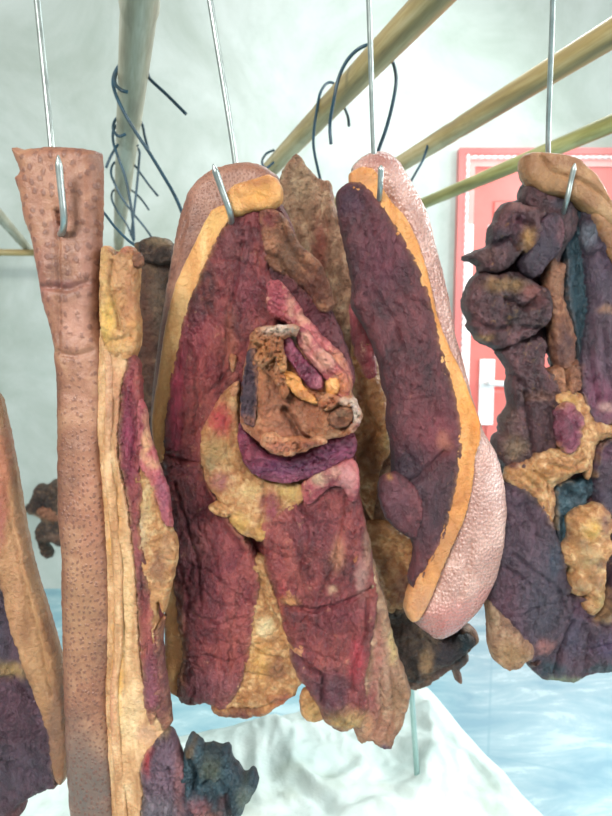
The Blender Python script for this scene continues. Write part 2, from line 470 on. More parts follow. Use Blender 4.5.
TAN = fat_mat('dried_tan_membrane', '#70503c', '#a07a60', '#ccae8e', .6, 90, .0012, .05, (1, 1, .6), '#4a2c20', .56)
CRUST = fat_mat('brown_crust', '#5a3626', '#8e5c42', '#c08a68', .5, 110, .0014, .15, (1, 1, 1), '#3a1c14', .6)
BONE = fat_mat('cured_bone', '#8e5236', '#be7c56', '#ecb48a', .36, 70, .0012, .3, (1, 1, .7), '#5a2a1c', .62)
DARKCR = fat_mat('dark_crust', '#2a201c', '#4c3a30', '#7c644c', .55, 90, .0014, .1, (1, 1, 1), '#1c1410', .58)
RIND2 = rind_mat('rind_dotted', '#82543f', '#a67e60', '#5e3a2c', '#643e34', .5, 135, .31, .0008, .15, dotmix=.65)
RINDM = rind_mat('rind_grey_brown', '#7a5040', '#9c7460', '#5a3a34', '#5c3c36', .5, 420, .3, dotmix=.4)
RIND3 = rind_mat('rind_pimpled', '#ac8478', '#d0aca0', '#92685e', '#8a5650', .3, 300, .22, .0006, .5, dotmix=.4, pim=True)
TALLOW = fat_mat('fat_tan_cap', '#84583a', '#a67a52', '#c49a70', .38, 50)

def simple(name, col, rough=.5, metal=0.0, col2=None, sc=20, bmp=0.0, st=(1, 1, 1), spec=.5):
    m = M(name, rough, spec); m.b.inputs['Metallic'].default_value = metal
    n = m.noise(sc, 5, .6, m.vec(st))
    c = m.ramp(n, [(.3, col), (.7, col2 or col)])
    return m.out(c, m.bump(n, bmp, .6) if bmp else None)
STEEL = simple('steel_wire', '#8b9694', .34, .8, '#bcc8c4', 60)
BLACKW = simple('dark_wire', '#16303a', .38, .1, '#24485a', 40)
def bamboo(name, a, b, c):
    m = M(name, .42, .5, .15)
    n1 = m.noise(5, 4, .6, m.vec((9, .7, 9))); n2 = m.noise(14, 5, .7, m.vec((1, .4, 1)))
    col = m.ramp(n1, [(.32, a), (.5, b), (.68, c)])
    col = m.mix(m.math('MULTIPLY', m.ramp(n2, [(.55, 0.0), (.75, 1.0)]), .6), col, '#6a5f3e')
    return m.out(col, m.bump(n1, .0006, .5))
BAM = bamboo('bamboo_straw', '#7a6844', '#a3905f', '#c6b890')
BAMG = bamboo('bamboo_green', '#6e6c3c', '#949254', '#b9b880')
BAMW = bamboo('bamboo_pale', '#7c7660', '#a09b84', '#bebcaa')

def plaster():
    m = M('mint_plaster', .85, .2)
    n1 = m.noise(1.6, 6, .62, None, .6); n2 = m.noise(7, 5, .6); n3 = m.noise(60, 4, .6)
    c = m.ramp(n1, [(.32, '#a3aea5'), (.5, '#b7c1bb'), (.66, '#c6cfcb')])
    c = m.mix(m.math('MULTIPLY', m.ramp(n2, [(.5, 0.0), (.7, 1.0)]), .25), c, '#98a89e')
    return m.out(c, m.bump(n3, .002, .4))
WALL = plaster()
def floorm():
    m = M('glazed_floor_tile', .18, .5)
    n1 = m.noise(5, 6, .65, m.vec((.6, 1.6, 1)), .5)
    c = m.ramp(n1, [(.36, '#7ba7b6'), (.52, '#93b8c2'), (.66, '#b4d0d6')])
    br = m.n.new('ShaderNodeTexBrick'); br.offset = 0; br.inputs['Scale'].default_value = 1.0
    br.inputs['Brick Width'].default_value = .6; br.inputs['Row Height'].default_value = .6
    br.inputs['Mortar Size'].default_value = .004
    m.l.new(m.vec((1, 1, 1), (0, 0, .31)), br.inputs['Vector'])
    c = m.mix(m.math('MULTIPLY', br.outputs['Fac'], .5), c, '#7aa6b4')
    return m.out(c, None, m.math('MULTIPLY_ADD', n1, .3, .1))
FLOOR = floorm()

for _m, _c in ((LEAN, '#82363f'), (LEANP, '#5c2c34'), (LEANV, '#473241'), (LEAND, '#432a30'), (TEAL, '#24404c'), (PINK, '#ab4c56'), (MAG, '#8a2f50'), (FAT, '#dba968'), (FATO, '#dc9c58'), (FATC, '#dcbc88'), (MEMB, '#c89a60'), (TAN, '#94705a'), (CRUST, '#8e5c42'), (BONE, '#b47a5c'), (DARKCR, '#4c3a30'), (RIND2, '#9a6453'), (RINDM, '#84594e'), (RIND3, '#b08078'), (TALLOW, '#bc9268')):
    MIDC[_m.name] = srgb(_c)[:3]
# ------------------------------------------------------------------ room
WY = 2.95
def struct(o): o['kind'] = 'structure'; return o
struct(box('floor', (-3.2, -2.6, -.05), (3.6, WY + .1, 0), FLOOR))
struct(box('wall_back', (-3.2, WY, 0), (3.6, WY + .12, 3.6), WALL))
struct(box('trim_1', (-3.2, WY - .02, .40), (-.45, WY - .001, .425), simple('pale_green_trim', '#9cc0b8', .4, 0, '#b4d0c8')))

# door, red with pressed beading
DY = WY - .001
def wx(px): return at(px, 300, DY).x
def wz(py): return at(500, py, DY).z
RED = simple('door_red', '#d8665e', .3, 0, '#e07c74', 3); REDF = simple('door_frame_red', '#cc6664', .3, 0, '#d87e7a', 3)
PALE = simple('door_beading_white', '#f2dcdc', .25, 0, '#ffffff', 60); ROSE = simple('door_rose', '#e69a94', .3, 0, '#efb4ae', 4)
zt = wz(151); xl = wx(453); xr = xl + 1.02
door = bpy.data.objects.new('door_1', None); COL.objects.link(door); door.location = (xl, DY, 0); door['kind'] = 'structure'
door['label'] = 'red metal door in a red beaded frame on the mint wall'
def fr(name, i0, i1, y, mat, bot=0.0):
    import bmesh
    bm = bmesh.new()
    def bb(lo, hi):
        r = bmesh.ops.create_cube(bm, size=1)['verts']
        lo = Vector(lo); hi = Vector(hi); c = (lo + hi) / 2; s = hi - lo
        for v in r: v.co = Vector((v.co.x * s.x, v.co.y * s.y, v.co.z * s.z)) + c - door.location
    bb((xl + i0, DY - y, bot), (xl + i1, DY, zt - i0)); bb((xr - i1, DY - y, bot), (xr - i0, DY, zt - i0))
    bb((xl + i1, DY - y, zt - i1), (xr - i1, DY, zt - i0))
    me = bpy.data.meshes.new(name); bm.to_mesh(me); bm.free(); me.materials.append(mat)
    o = bpy.data.objects.new(name, me); COL.objects.link(o); o.parent = door; return o
fr('door_frame', 0, .028, .05, REDF)
fr('frame_lining', .028, .052, .040, ROSE)
fr('door_architrave', .052, .078, .032, ROSE)
box('door_leaf', (xl + .078, DY - .022, .01), (xr - .078, DY, zt - .078), RED, door)
V = []; Fc = []
def bead(cx, cz, along):
    b = len(V); L, W, D = .017, .0095, .011
    for i in range(5):
        a = math.pi * i / 4
        for j in range(8):
            th = 2 * math.pi * j / 8
            u = L * math.cos(a); r = math.sin(a); v_ = W * r * math.cos(th); dd = D * r * math.sin(th)
            if along == 'x': u, v_ = u + .35 * v_, v_ ; V.append((cx + u, DY - .043 + dd, cz + v_))
            else: V.append((cx + v_, DY - .043 + dd, cz + u + .35 * v_))
    for i in range(4):
        for j in range(8): Fc.append((b + i * 8 + j, b + i * 8 + (j + 1) % 8, b + (i + 1) * 8 + (j + 1) % 8, b + (i + 1) * 8 + j))
z = zt - .04
while z > .05: bead(xl + .040, z, 'z'); bead(xr - .040, z, 'z'); z -= .03
x = xl + .07
while x < xr - .05: bead(x, zt - .040, 'x'); x += .03
link_mesh('beading', V, Fc, PALE, door)
GLARE = simple('white_film', '#f4f6f6', .3, 0, '#ffffff', 9)  # white boxes put in for the glare on door frame and leaf
box('protective_film', (xl + .052, DY - .036, .3), (xl + .078, DY - .0315, wz(226)), GLARE, door)
box('protective_film', (wx(484.5), DY - .026, wz(300)), (wx(489), DY - .0215, wz(226)), GLARE, door)
# pressed panels on the leaf
for (a, b, c, d) in ((.17, .46, 1.25, 1.88), (.54, .83, 1.25, 1.88), (.17, .46, .2, 1.0), (.54, .83, .2, 1.0)):
    box('door_panel', (xl + a, DY - .03, c), (xl + b, DY - .021, min(d, zt - .2)), RED, door, .008)
pl = box('handle_plate', (wx(480), DY - .036, wz(424)), (wx(495), DY - .021, wz(359)), simple('handle_white', '#f4f8f6', .25, 0, '#ffffff'), door, .004)
hb = tube('door_handle', [(wx(487), DY - .02, wz(382)), (wx(487), DY - .075, wz(382)), (wx(490), DY - .08, wz(382)), (wx(512), DY - .08, wz(383))], .014, simple('handle_lever', '#f0f4f2', .25, .2, '#ffffff'), door)

# ------------------------------------------------------------------ table with sheet
HT = .52
tx = Vector((.116, -.37, 0)).normalized(); tn = Vector((tx.y, -tx.x, 0)); tn = -tn if tn.x > 0 else tn   # tn points left
corner = atz(430, 690, HT)
TW, TL = 1.05, 1.0
WOOD = simple('table_wood', '#8a6a48', .6, 0, '#a4845c', 12)
table = empty('low_table', (corner + tn * TW / 2 + tx * TL / 2).to_tuple(), 'low wooden table hidden under the crumpled white sheet', 'table'); table.location.z = 0
def tp(u, v, z): return (corner + tn * u + tx * v) * 1.0 * Vector((1, 1, 0)).length * 0 + Vector(((corner + tn * u + tx * v).x, (corner + tn * u + tx * v).y, z))
def obox(name, u0, u1, v0, v1, z0, z1, mat, par):
    vs = [tp(u, v, z) for z in (z0, z1) for (u, v) in ((u0, v0), (u1, v0), (u1, v1), (u0, v1))]
    return link_mesh(name, vs, [(0, 3, 2, 1), (4, 5, 6, 7), (0, 1, 5, 4), (1, 2, 6, 5), (2, 3, 7, 6), (3, 0, 4, 7)], mat, par, False)
obox('tabletop', .015, TW - .015, .015, TL - .015, HT - .05, HT - .02, WOOD, table)
for (u, v) in ((.05, .05), (TW - .1, .05), (.05, TL - .1), (TW - .1, TL - .1)):
    obox('leg', u, u + .05, v, v + .05, 0, HT - .05, WOOD, table)
N = 200
uu, vv = np.meshgrid(np.linspace(0, 1, N), np.linspace(0, 1, N), indexing='ij')
u = uu.ravel() * TW; v = vv.ravel() * TL
wv = fbm(u, v, .35, 2, 3.3) * .08
h = .040 * ridged(u + wv * 1.5, (v + wv * 1.5) * .6, .17, 4, 1.0) + .022 * fbm(u, v, .25, 4, 2.0)
hh = HT + .006 + np.maximum(h + .012, -.012)
e = np.minimum(np.minimum(u, TW - u), np.minimum(v, TL - v)); hh = HT + .008 + (hh - HT - .008) * np.clip(e / .06, 0.12, 1); drop = np.clip(1 - e / .012, 0, 1)
hh = hh * (1 - drop) + drop * (HT - .10 - .02 * fbm(u, v, .1, 2))
vs = [tp(a, b, c) for a, b, c in zip(u, v, hh)]
fc = [(i * N + j, (i + 1) * N + j, (i + 1) * N + j + 1, i * N + j + 1) for i in range(N - 1) for j in range(N - 1)]
ms = M('white_sheet', .55, .3); nn = ms.noise(6, 5, .6); 
sheetm = ms.out(ms.mix(ms.math('MULTIPLY', ms.ramp(ms.noise(5, 4, .6), [(.58, 0.0), (.74, 1.0)]), .5), ms.ramp(nn, [(.3, '#a8bebb'), (.7, '#cedad6')]), '#808c6c'), ms.bump(ms.noise(25, 5, .6), .006, .6))  # olive noise blotches stand in for greenish shade between the folds
sheet = link_mesh('crumpled_sheet', vs, fc, sheetm)
sheet['label'] = 'crumpled white plastic sheet spread over the low table below the meat'; sheet['category'] = 'sheet'
so = sheet.modifiers.new('thick', 'SOLIDIFY'); so.thickness = .0015
rb = atz(418, 790, HT + .01); rtop = at(408, 640, rb.y + .015)
rod = tube('metal_rod', [rb, rb.lerp(rtop, .5), rtop], .0045, simple('rod_grey_green', '#86a8a4', .35, .5, '#a8c4c0'))
rod['label'] = 'thin grey metal rod standing upright on the white sheet'; rod['category'] = 'rod'

# ------------------------------------------------------------------ bamboo poles
PH = CAMZ + .40
def pole(name, p0, p1, r0, r1, mat, label, group='bamboo poles overhead', nodes=7, seed=0):
    p0 = Vector(p0); p1 = Vector(p1); L = (p1 - p0).length; rn = random.Random(seed)
    ax = (p1 - p0).normalized(); side = ax.cross(Vector((0, 0, 1))).normalized(); up = side.cross(ax)
    n = 150; seg = 24; V = []; Fc = []
    kn = [(i + .4 + rn.uniform(-.15, .15)) / nodes for i in range(nodes)]
    for i in range(n + 1):
        s = i / n; r = r0 + (r1 - r0) * s
        for k in kn:
            dd = (s - k) * L
            r *= 1 + .09 * math.exp(-(dd / .006) ** 2) - .05 * math.exp(-((dd - .012) / .006) ** 2)
        c = p0 + ax * (L * s) + side * (.002 * math.sin(5 * s + seed)) + up * (.003 * math.sin(7 * s + seed * 2))
        for j in range(seg):
            a = 2 * math.pi * j / seg
            V.append(c + (side * math.cos(a) + up * math.sin(a)) * r)
    for i in range(n):
        for j in range(seg):
            a = i * seg + j; b = i * seg + (j + 1) % seg; Fc.append((a, b, b + seg, a + seg))
    Fc.append(tuple(reversed(range(seg)))); Fc.append(tuple(n * seg + j for j in range(seg)))
    root = p0.lerp(p1, .5)
    me = bpy.data.meshes.new(name)
    o = bpy.data.objects.new(name, me)
    # own frame with local Y along the pole so the grain follows it
    rot = Matrix((side, ax, up)).transposed()
    me.from_pydata([tuple(rot.transposed() @ (v_ - root)) for v_ in V], [], Fc); me.update()
    me.polygons.foreach_set('use_smooth', [True] * len(me.polygons)); me.materials.append(mat)
    COL.objects.link(o); o.location = root; o.rotation_euler = rot.to_euler()
    o['label'] = label; o['category'] = 'pole'; o['group'] = group
    return o
PD = Vector((-.3159, 1, 0))
def line_pole(name, px, py, r0, r1, mat, label, y1=2.86, y0=-.35, seed=0, nodes=7):
    q = atz(px, py, PH)
    a = q + PD * (y0 - q.y); b = q + PD * (y1 - q.y)
    pole(name, a, b, r0, r1, mat, label, nodes=nodes, seed=seed)
    return q
qA = line_pole('bamboo_pole', 134, 60, .0235, .0205, BAMW, 'pale upright-looking bamboo pole with many dark wire hooks, left of centre', seed=1)
qB = line_pole('bamboo_pole', 381, 55, .0205, .019, BAM, 'straw-coloured bamboo pole with two large dark wire loops, above the middle meat', seed=2)
qC = line_pole('bamboo_pole', 524, 89, .020, .017, BAM, 'thick olive bamboo pole crossing behind the right-hand steel hook, above the door', seed=3)
qD = line_pole('bamboo_pole', 524, 160, .0185, .0155, BAMG, 'thin greenish bamboo pole crossing in front of the top of the red door', seed=4)
qE = line_pole('bamboo_pole', 10, 228, .018, .018, BAMW, 'short visible bamboo pole at the far left edge beside the dotted rind', seed=5)
cb = .4 / .1475
pole('bamboo_crossbar', (-2.6, 2.69, PH - .036), (.12, 2.69, PH - .036), .015, .014, BAM, 'thin horizontal bamboo bar carrying the far ends of the poles at left', seed=6)
POLE_Y = .50; POLE_Z = PH + .046
pole('bamboo_pole', (-1.0, POLE_Y, POLE_Z), (1.1, POLE_Y, POLE_Z), .021, .020, BAM, 'bamboo cross pole above the frame that carries the steel meat hooks', seed=8)

# ------------------------------------------------------------------ hooks
def steel_hook(x0, y0, x1, y1, ex, ey, tx_, ty_, Y, front, label, r=.0024):
    """leaves the frame at (x0,y0), goes behind the meat at (x1,y1), comes out at (ex,ey) and ends in a point at (tx_,ty_)"""
    a = at(x1, y1, Y); Yb = Y
    for _ in range(30):
        b_ = at(x0, y0, Yb); k = (POLE_Z - .03 - a.z) / (b_.z - a.z)
        Yb = Y + (POLE_Y + .018 - Y) / k
    b_ = at(x0, y0, Yb); X = a.x + (b_.x - a.x) * k
    pts = [(X - .002, POLE_Y - .024, POLE_Z - .012), (X - .001, POLE_Y - .0225, POLE_Z + .010), (X, POLE_Y, POLE_Z + .0245), (X, POLE_Y + .023, POLE_Z + .008), (X, POLE_Y + .018, POLE_Z - .03)]
    top = Vector(pts[-1]); pts += [top.lerp(a, .5)]
    pts += [a]
    e = at(ex, ey, front + .003); tpnt = at(tx_, ty_, front - .004)
    low = at(ex + (x1 - ex) * .3, ey + 13, (Y + front) / 2 + .004)
    pts += [at(x1 + (ex - x1) * .4, ey - 4, Y + .004), low, e, e.lerp(tpnt, .55), e.lerp(tpnt, .85), tpnt]
    rr = [r] * (len(pts) - 2) + [r * 1.05, r * .12]; rr[0] = r * .3
    o = tube('meat_hook', pts, rr, STEEL, None, 12)
    o['label'] = label; o['category'] = 'hook'; o['group'] = 'steel meat hooks'
steel_hook(37, 0, 52, 150, 64, 221, 58, 155, .468, .442, 'steel hook through the top of the dotted rind strip at left')
steel_hook(210, 0, 236, 166, 230, 212, 213, 164, .535, .497, 'steel hook through the amber fat of the middle piece, point leaning left', .0026)
steel_hook(369, 0, 374, 155, 380, 190, 381, 165, .572, .541, 'steel hook through the piece with the pimpled rind, right of centre')
steel_hook(553, 0, 548, 158, 566, 203, 575, 163, .622, .582, 'steel hook through the knobbly dark piece at right, point leaning right')

def dark_hook(lst, label, r=.0027):
    """lst: (px,py,depth) triples"""
    o = tube('wire_hook', [at(*p_) for p_ in lst], r, BLACKW, None, 8)
    o['label'] = label; o['category'] = 'hook'; o['group'] = 'dark wire hooks on the poles'
def poly_over(q, py):   # depth of a pole at picture height py
    r = ray(300, py); return r.y * (.4 / r.z)
dA = lambda y: .4 * ray(300, y).y / ray(300, y).z
D1 = dA(75)
dark_hook([(128, 92, D1 - .028), (121, 90, D1 - .03), (115, 83, D1 - .02), (117, 72, D1 - .002), (130, 62, D1 + .004), (146, 70, D1 + .01), (150, 79, D1), (167, 95, D1 - .01), (186, 114, D1 - .02)],
          'dark wire hook with a straight end sticking out to the right of the pale pole')
D2 = D1 + .03
dark_hook([(146, 66, D2 + .012), (132, 57, D2 + .01), (119, 66, D2), (113, 80, D2 - .02), (116, 95, D2 - .03), (125, 114, D2 - .036), (137, 134, D2 - .04), (149, 152, D2 - .045), (163, 175, D2 - .06), (175, 196, D2 - .075), (186, 222, D2 - .09)],
          'long dark wire hook crossing the pale pole and running down behind the middle meat')
D3 = dA(120)
dark_hook([(126, 134, D3 - .028), (118, 136, D3 - .03), (113, 128, D3 - .015), (117, 118, D3), (129, 114, D3 + .006), (141, 122, D3 + .01), (145, 137, D3), (149, 152, D3 - .01)],
          'dark wire hook looped round the pale pole just below the longest hook')
D4 = dA(130)
dark_hook([(140, 130, D4 + .012), (127, 122, D4 + .006), (115, 127, D4), (113, 140, D4 - .02), (118, 157, D4 - .03), (125, 176, D4 - .03), (130, 200, D4 - .03), (133, 221, D4 - .03), (134, 240, D4 - .03)],
          'dark wire hook hanging straight down the front of the pale pole')
dark_hook([(138, 146, D4 + .05), (126, 136, D4 + .05), (117, 146, D4 + .04), (110, 158, D4 + .03), (106, 168, D4 + .03)],
          'short dark wire end poking left of the pale pole beside the dotted rind')
D5 = dA(163)
dark_hook([(133, 168, D5 + .012), (124, 160, D5 + .008), (114, 163, D5), (111, 172, D5 - .02), (114, 182, D5 - .03), (122, 198, D5 - .032), (133, 213, D5 - .035), (146, 229, D5 - .04), (155, 243, D5 - .04)],
          'dark wire hook slanting down to the right low on the pale pole')
dark_hook([(129, 170, D5), (134, 165, D5 - .02), (141, 174, D5 - .03), (149, 185, D5 - .03), (158, 196, D5 - .03)],
          'dark wire hook end pointing down right at mid height of the pale pole')
D6 = dA(150)
dark_hook([(120, 152, D6 + .01), (130, 144, D6 + .01), (139, 150, D6), (139, 162, D6 - .02), (137, 185, D6 - .02), (134, 212, D6 - .02), (131, 236, D6 - .02)],
          'dark wire hook hanging on the right side of the pale pole')
D7 = dA(190)
dark_hook([(130, 196, D7 + .012), (122, 187, D7 + .01), (113, 191, D7), (112, 200, D7 - .02), (118, 212, D7 - .03), (127, 225, D7 - .03), (134, 242, D7 - .03)],
          'lowest dark wire hook curling round the left side of the pale pole')
dark_hook([(119, 194, D7 + .03), (127, 189, D7 + .02), (134, 192, D7), (142, 200, D7 - .02), (149, 210, D7 - .02)],
          'lowest small wire end pointing down right from the pale pole')
# hooks of the pole above the middle meat
D8 = dA(86)
dB = lambda y: dA(y)
dark_hook([(331, 144, dB(90) - .05), (330, 124, dB(90) - .05), (334, 99, dB(85) - .045), (339, 77, dB(80) - .03), (349, 58, dB(72) - .01), (364, 46, dB(65) + .005), (380, 46, dB(62) + .02), (391, 58, dB(62) + .02), (396, 76, dB(62)), (394, 97, dB(62) - .03), (387, 126, dB(62) - .06), (377, 155, dB(62) - .09), (370, 180, dB(62) - .11)],
          'large dark wire loop arching over the straw pole behind the steel hook', .0027)
D9 = dA(112)
dark_hook([(349, 126, D9 - .02), (348, 117, D9 - .015), (344, 106, D9), (340, 92, D9 + .012), (333, 83, D9 + .01), (326, 84, D9), (320, 94, D9 - .02), (317, 110, D9 - .03), (314, 130, D9 - .04), (314, 150, D9 - .06), (321, 182, D9 - .09), (326, 200, D9 - .1)],
          'dark wire loop on the straw pole running down behind the tan flap', .0026)
dark_hook([(274, 162, dA(155) - .03), (266, 168, dA(155) - .03), (262, 162, dA(155) - .02), (266, 154, dA(155)), (274, 150, dA(155) + .01)],
          'small dark wire loop at the far end of the straw pole above the middle meat')
dark_hook([(433, 150, dA(145) + .022), (437, 140, dA(145) + .024), (430, 138, dA(145)), (427, 148, dA(145) - .024), (423, 160, dA(145) - .03), (418, 169, dA(145) - .035), (410, 183, dA(145) - .04)],
          'dark wire end beside the pimpled rind under the olive pole')
dark_hook([(97, 205, .72), (105, 214, .71), (115, 227, .70), (129, 241, .69), (141, 249, .685), (148, 258, .685), (152, 270, .69)],
          'dark wire hook running down into the narrow dark piece behind the dotted strip', .0016)

# ================================================================== MEAT
# ---- piece 4: narrow dark piece behind
c = empty('cured_meat', at(155, 250, .67), 'narrow dark brown meat hanging behind, between the dotted strip and the middle piece', 'meat', 'cured pork pieces')
slab('dried_meat', [(138, 244), (150, 240), (163, 241), (176, 246), (190, 262), (196, 330), (200, 430), (190, 520), (168, 560), (146, 540), (134, 440), (132, 340), (134, 270)], .69, DARKCR, c, t=16, tb=14, R=16, wr=2.2, wrs=10, kind='crust', step=3, rag=1.2,
     spots=[(150, 330, 9, 60, '#6a4030', .7), (160, 300, 8, 30, '#8a7460', .5)])
slab('top_crust', [(140, 243), (150, 238), (165, 239), (173, 245), (172, 262), (150, 262), (141, 256)], .668, DARKCR, c, t=7, tb=5, R=8, wr=1.5, wrs=7, kind='crust', spots=[(160, 241, 14, 5, '#9a8668', .7)])

# ---- far lump
FB = 2.66
dark_hook([(84, 251, FB + .02), (82, 244, FB + .03), (79, 243, FB), (77, 252, FB - .03), (76, 300, FB), (74, 400, FB), (72, 484, FB), (74, 500, FB)], 'dark wire carrying the small far lump from the horizontal bar', .003)
c = empty('cured_meat', at(48, 512, FB), 'small ragged dark lump of meat hanging far behind, left of the dotted strip', 'meat', 'cured pork pieces')
slab('dried_meat', [(26, 507), (33, 501), (36, 491), (39, 484), (46, 486), (57, 480), (72, 478), (88, 490), (90, 520), (84, 545), (72, 546), (62, 543), (56, 539), (50, 541), (45, 540), (49, 548), (51, 556), (46, 552), (42, 541), (39, 530), (40, 523), (46, 518), (40, 514), (34, 512)], FB, DARKCR, c, t=70, tb=60, R=12, wr=10, wrs=8, big=10, kind='crust', step=1.6, rag=.9,
     spots=[(44, 513, 14, 4, '#a8866a', .9), (48, 500, 10, 8, '#241c1e', .8), (60, 533, 16, 4, '#8a6a58', .6)])
slab('crust_edge', [(37, 511), (44, 506), (56, 508), (64, 516), (60, 521), (46, 519)], FB - .06, CRUST, c, t=20, tb=20, R=5, wr=5, wrs=6, kind='crust')

# ---- tan piece behind, hung on the dark loops
c = empty('cured_meat', at(325, 190, .625), 'ragged tan membrane-covered meat behind, between the middle piece and the pimpled-rind piece', 'meat', 'cured pork pieces')
slab('dried_meat', [(296, 155), (289, 162), (282, 173), (280, 192), (285, 212), (292, 230), (302, 262), (316, 300), (330, 350), (338, 420), (340, 500), (352, 560), (372, 620), (392, 662), (402, 676), (408, 684), (418, 685), (428, 680), (440, 672), (450, 664), (456, 678), (461, 678), (458, 664), (468, 656), (464, 650), (477, 636), (472, 627), (462, 622), (440, 600), (430, 560), (425, 500), (418, 440), (405, 380), (385, 320), (362, 265), (345, 232), (338, 215), (333, 200), (330, 184), (319, 180), (312, 172), (305, 166), (301, 158)],
     .64, TAN, c, t=14, tb=10, R=13, wr=2.6, wrs=11, kind='crust', rag=1.1, big=4,
     spots=[(320, 250, 9, 30, '#8a3a34', .7), (300, 185, 14, 25, '#a08e70', .5), (430, 650, 40, 40, '#40323a', .8), (455, 640, 12, 25, '#1c3038', .9), (424, 655, 8, 14, '#b08a64', .8), (380, 600, 14, 50, '#5a4838', .7)],
     creases=[([(300, 215), (318, 250), (330, 300)], 3, 3), ([(318, 190), (326, 240), (334, 280)], 2, 2)])
slab('membrane', [(352, 345), (366, 340), (376, 362), (384, 395), (389, 430), (389, 452), (380, 468), (376, 492), (372, 520), (362, 500), (354, 470), (352, 440), (356, 410), (350, 372)], .612, MEMB, c, t=12, tb=8, R=9, wr=3.0, wrs=11, kind='crumple', rag=.9, step=1.8,
     spots=[(365, 455, 14, 22, '#7a5434', .75), (372, 400, 9, 30, '#b07a50', .6), (385, 440, 5, 12, '#c8aa72', .9), (360, 380, 6, 20, '#93543f', .6)],
     creases=[([(362, 380), (368, 410), (378, 430)], 2, 4), ([(360, 455), (385, 420)], 2, 3)])
slab('muscle', [(350, 305), (358, 300), (366, 312), (373, 340), (376, 372), (370, 380), (360, 366), (354, 348), (351, 325)], .606, PINK, c, t=8, tb=6, R=8, wr=1.6, wrs=8, spots=[(360, 340, 8, 30, '#6e3436', .6)])
slab('membrane', [(368, 522), (380, 520), (396, 528), (412, 536), (416, 548), (413, 562), (408, 580), (412, 596), (402, 604), (390, 610), (380, 585), (372, 560), (366, 538)], .612, MEMB, c, t=13, tb=6, R=9, wr=2.6, wrs=10, kind='crumple', rag=.9, step=1.8,
     spots=[(400, 585, 12, 20, '#5e3c38', .75), (385, 560, 9, 10, '#6a4634', .6)], creases=[([(380, 535), (408, 545)], 2, 3), ([(395, 555), (405, 570)], 2, 3)])
slab('lean_meat', [(384, 600), (402, 606), (420, 622), (446, 640), (466, 634), (474, 640), (460, 654), (442, 664), (424, 676), (408, 678), (396, 660), (386, 634)], .622, DARKCR, c, t=12, tb=6, R=9, wr=3, wrs=9, kind='crust', rag=1.2, step=2,
     spots=[(440, 650, 22, 14, '#33303a', .8), (425, 655, 7, 14, '#b08c66', .9), (462, 640, 10, 10, '#14303a', .9), (400, 640, 12, 20, '#5a4438', .7)])

# ---- piece 3: pimpled rind, orange fat, plum lean
c = empty('cured_meat', at(386, 155, .56), 'cured pork slab with orange fat band and shiny pimpled pink rind on its right', 'meat', 'cured pork pieces')
slab('rind', [(351, 172), (357, 161), (367, 154), (377, 152), (387, 153), (400, 163), (413, 185), (427, 212), (437, 250), (448, 294), (455, 332), (466, 373), (474, 403), (484, 432), (496, 453), (503, 478), (506, 510), (503, 546), (495, 578), (480, 606), (460, 627), (443, 637), (432, 636), (416, 624), (404, 611), (408, 590), (425, 560), (440, 500), (440, 420), (420, 330), (395, 250), (370, 200)],
     .582, RIND3, c, t=26, tb=6, R=42, rag=.25, kind='rind', wr=.5, big=1.2, step=2.0, wrs=6,
     spots=[(440, 620, 40, 18, '#a4605c', .8), (450, 600, 30, 10, '#b0706a', .5), (385, 165, 25, 12, '#8e5a52', .7), (495, 470, 14, 30, '#e4c8c2', .5), (490, 590, 22, 10, '#b0706a', .6), (400, 180, 12, 20, '#b89086', .6)],
     creases=[([(465, 535), (460, 560), (452, 592)], 3, 2.5)])
slab('fat_layer', [(350, 175), (362, 168), (375, 172), (381, 188), (392, 204), (404, 217), (416, 240), (427, 274), (437, 318), (449, 349), (461, 373), (470, 398), (478, 420), (479, 438), (474, 456), (471, 486), (462, 520), (444, 561), (432, 592), (420, 616), (411, 620), (404, 606), (410, 585), (429, 556), (441, 527), (449, 486), (455, 445), (451, 421), (449, 400), (444, 380), (434, 346), (426, 308), (417, 278), (403, 248), (386, 224), (376, 204), (366, 196), (352, 190)],
     .562, FATO, c, t=9, tb=10, R=9, rag=.35, kind='fat', wr=.7, big=1.2, an=(1, 3), step=1.9,
     spots=[(450, 560, 20, 40, '#bd8a5c', .75), (420, 600, 16, 22, '#b88664', .8), (475, 420, 8, 26, '#e08a3a', .8), (462, 395, 7, 24, '#e8a050', .7), (362, 180, 16, 10, '#b07a50', .7), (400, 230, 14, 30, '#cc9458', .5)],
     bumps=[(475, 425, 6, 14, 3), (466, 405, 5, 8, 2)])
slab('fat_streak', [(458, 540), (464, 528), (467, 540), (466, 565), (460, 588), (453, 598), (450, 590), (455, 565)], .562, FATC, c, t=3.0, tb=4, R=5, rag=.3, kind='fat', wr=.4, spots=[(459, 570, 6, 30, '#b07c58', .7)])
